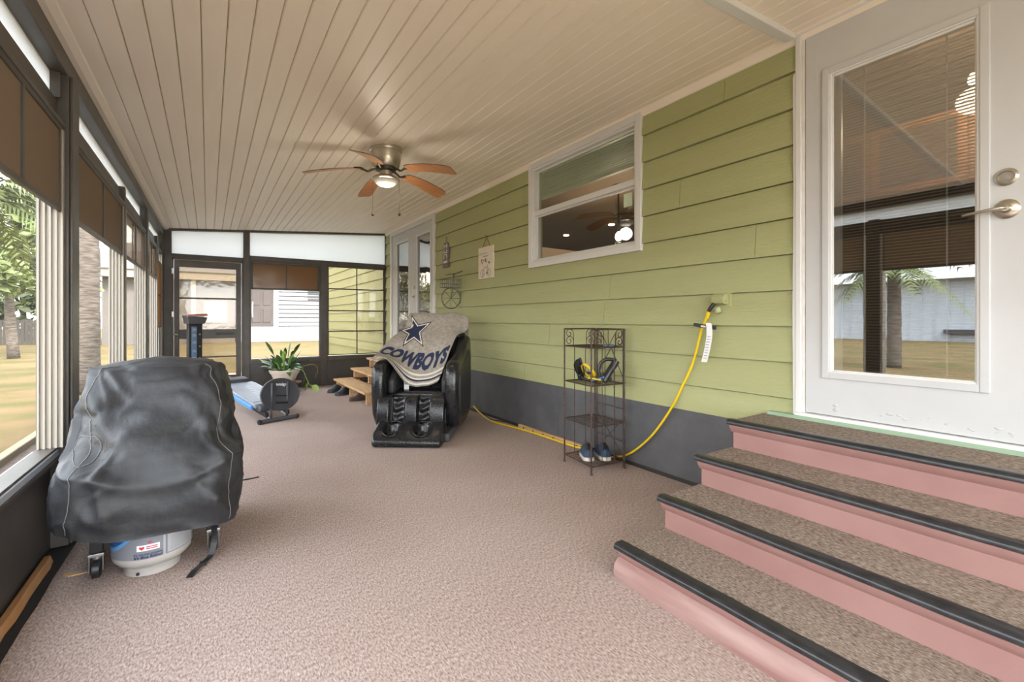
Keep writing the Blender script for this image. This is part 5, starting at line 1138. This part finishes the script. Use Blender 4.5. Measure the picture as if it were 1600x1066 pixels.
for k in range(12):
    z = .55 + k * .255; MB().hexa([(3.45, 29.95, z), (12, 29.95, z), (12, 30.02, z), (3.45, 30.02, z), (3.45, 29.985, z + .185), (12, 29.985, z + .185), (12, 30.02, z + .185), (3.45, 30.02, z + .185)]).build('siding_board', 'far_white', nh)
MB().box(1.95, 3.19, 29.93, 30.01, .78, 3.1).build('door', 'far_brown', nh)
for a, b, c_, d_ in ((2.1, 2.5, 1.0, 1.8), (2.65, 3.05, 1.0, 1.8), (2.1, 2.5, 2.0, 2.8), (2.65, 3.05, 2.0, 2.8)): MB().box(a, b, 29.90, 29.935, c_, d_).build('door_panel', 'far_brown', nh, bevel=.02)
MB().tube([(2.12, 29.88, 1.3), (2.1, 29.85, 1.7), (2.12, 29.88, 2.2)], .03, 6).build('door_handle', 'far_white', nh)
MB().box(3.22, 3.45, 29.94, 30.01, -.1, 3.3).build('corner_trim', 'far_white', nh)
for k in range(4): MB().box(5.05, 6.2, 29.90, 29.96, 2.36 + k * .17, 2.46 + k * .17).build('vent_slat', 'far_shadow', nh)
MB().prism([(29.3, 3.5), (34, 5.4), (38.7, 3.5)], 'x', 1.33, 12.5).build('roof', 'asphalt_shingle', nh)
cp_ = thing('neighbour_carport', 'taupe house with cream eave seen through the end screen door', 'house', loc=(-1.6, 31, -.11))
MB().box(-4.4, 1.28, 30.2, 38, -.2, 3.3).build('wall', 'far_taupe', cp_); MB().box(-4.8, 1.30, 29.5, 30.2, 3.3, 3.75).build('eave', 'far_tan', cp_)
MB().prism([(29.4, 3.7), (34, 5.6), (38.7, 3.7)], 'x', -4.8, 1.30).build('roof', 'asphalt_shingle', cp_)
for a in (.35, -2.3):
    wf = MB().box(a - .55, a + .55, 30.12, 30.21, 1.0, 2.2).build('window', 'far_tan', cp_); MB().box(a - .46, a + .46, 30.10, 30.13, 1.08, 2.12).build('pane', 'label_grey', wf)
MB().box(-.75, -.55, 29.6, 29.8, -.1, 3.35).build('post', 'far_tan', cp_)
bn = thing('metal_barn', 'long pale metal barn across the lawn, mirrored in the white door', 'barn', loc=(-32, 8, -.11))
MB().box(-40, -30, 3.5, 18, -.2, 3.6).build('wall', 'barn_metal', bn); MB().prism([(-41, 3.5), (-35, 6.0), (-29, 3.5)], 'y', 3, 18.5).build('roof', 'far_white', bn)
for k in range(24): MB().box(-30.0, -29.95, 3.6 + k * .6, 3.66 + k * .6, -.1, 3.5).build('wall_rib', 'barn_metal', bn)
MB().box(-30.4, -29.6, 3.5, 8, .35, .6).build('loading_sill', 'gutter', bn)
# fence far across the lawn
fn = thing('picket_fence', 'grey wooden fence far across the lawn', 'fence', loc=(-18, 33, -.11))
for k in range(12): MB().box(-30 + k * 2.1, -29.88 + k * 2.1, 33.02, 33.14, -.2, 1.25).build('post', 'fence_grey', fn)
pk = MB().box(-18.07, -17.93, 33, 33.02, -.21, 1.05).build('picket', 'fence_grey', fn); pk.location = (-12.0, 0, .1)
for k in range(1, 158): inst(pk, 'picket', fn, (-30.0 + k * .155, 33, 0))
for z in (.2, .8): MB().box(-30, -5.5, 33.02, 33.06, z, z + .09).build('rail', 'fence_grey', fn)
def tree(x, y, h, r, mt, label, seed, n=1500, leaf=.20, trunk=.16, low=.35):
    rr = random.Random(seed); t = thing('tree', label, 'tree', loc=(x, y, -.11), group='trees beyond the lawn')
    MB().tube(smoothpath([(x, y, -.11), (x + rr.uniform(-.2, .2), y, h * .35), (x + rr.uniform(-.3, .3), y, h * .75)], 8), [trunk * (1 - .08 * k) for k in range(8)], 8).build('trunk', 'bark', t, smooth=True)
    blobs = [(x + rr.gauss(0, r * .45), y + rr.gauss(0, r * .35), h * rr.uniform(low, .95), r * rr.uniform(.35, .6)) for _ in range(11)]
    m = MB()
    for k in range(n):
        bx, by, bz, br = rr.choice(blobs); d = Vector((rr.gauss(0, 1), rr.gauss(0, 1), rr.gauss(0, 1))).normalized() * br * rr.uniform(.55, 1.0)
        c = Vector((bx, by, bz)) + d; a = Vector((rr.gauss(0, 1), rr.gauss(0, 1), rr.gauss(0, .6))).normalized(); b = a.orthogonal().normalized(); l = leaf * rr.uniform(.6, 1.3)
        m.add([c - a * l, c + b * l * .45, c + a * l, c - b * l * .45 + Vector((0, 0, .03))], [(0, 1, 2, 3)])
    return m.build('crown', mt, t).parent
tree(-5.3, 21.5, 5.6, 1.7, 'tree_leaf_lime', 'lime green young tree on the lawn in the near window', 3, 2600, .17, low=.22)
tree(-8.6, 28.0, 7.5, 2.3, 'tree_leaf', 'dark green tree before the far fence in the near window', 2, 2800, .24, low=.12)
tree(-9.0, 38.5, 10, 3.0, 'tree_leaf', 'tall dark tree beyond the far fence', 1, 2600, .30, low=.12)
tree(-15.5, 26, 8, 2.6, 'tree_leaf_lime', 'pale green spreading tree farther left along the lawn', 4, 1600, .30, low=.15)
tree(-24, 18, 8, 2.6, 'tree_leaf', 'tall tree at the far side of the lawn near the barn', 5, 1500, .35, low=.2)
def palm(x, y, h, nf, Lf, label, seed, r=.15, lean=(0, 0)):
    rr = random.Random(seed); t = thing('palm_tree', label, 'palm tree', loc=(x, y, -.11))
    tp_ = smoothpath([(x, y, -.11), (x + lean[0] * .4, y + lean[1] * .4, h * .5), (x + lean[0], y + lean[1], h)], 12)
    MB().tube(tp_, [r * (1.08 - .015 * k + .05 * (k % 2)) for k in range(12)], 12).build('trunk', 'bark', t, smooth=True)
    top_ = Vector(tp_[-1])
    for k in range(nf):
        q = k / nf * 6.283 * 2.4 + rr.uniform(-.2, .2); el = rr.uniform(-.3, 1.1); d = Vector((math.cos(q), math.sin(q), 0)); L = Lf * rr.uniform(.8, 1.1)
        sp_ = [top_ + d * L * v * math.cos(el * (1 - v * .6)) + Zu * (L * v * math.sin(el) * .8 - L * .75 * v ** 2.2) for v in [i / 12 for i in range(13)]]
        m = MB().tube(sp_, [.018 * (1 - i / 14) for i in range(13)], 5)
        for i in range(2, 13):
            tn = (sp_[i] - sp_[i - 1]).normalized(); sd = tn.cross(Zu).normalized()
            for s_ in (-1, 1):
                for w_ in (0, .5):
                    b = sp_[i - 1].lerp(sp_[i], w_); l = L * .30 * math.sin(math.pi * min(.97, .15 + .75 * i / 12)); e = b + (tn * .7 + sd * s_ * .8).normalized() * l - Zu * l * rr.uniform(.2, .5)
                    mid = b.lerp(e, .5) + Zu * .05; wv = tn * .022
                    m.add([b - wv, mid - wv, e, mid + wv, b + wv], [(0, 1, 2, 3, 4)])
        m.build('frond', 'tree_leaf_lime', t)
palm(-3.5, 12.2, 3.3, 16, 1.7, 'small palm with yellow-green fronds hanging across the near window view', 1, .13)
palm(-1.75, 10.6, 4.6, 12, 1.5, 'palm with a thick pale trunk outside the second window', 2, .18)
palm(-9.5, 4.4, 2.6, 16, 1.8, 'spreading palm on the lawn, mirrored in the white door', 3, .15)
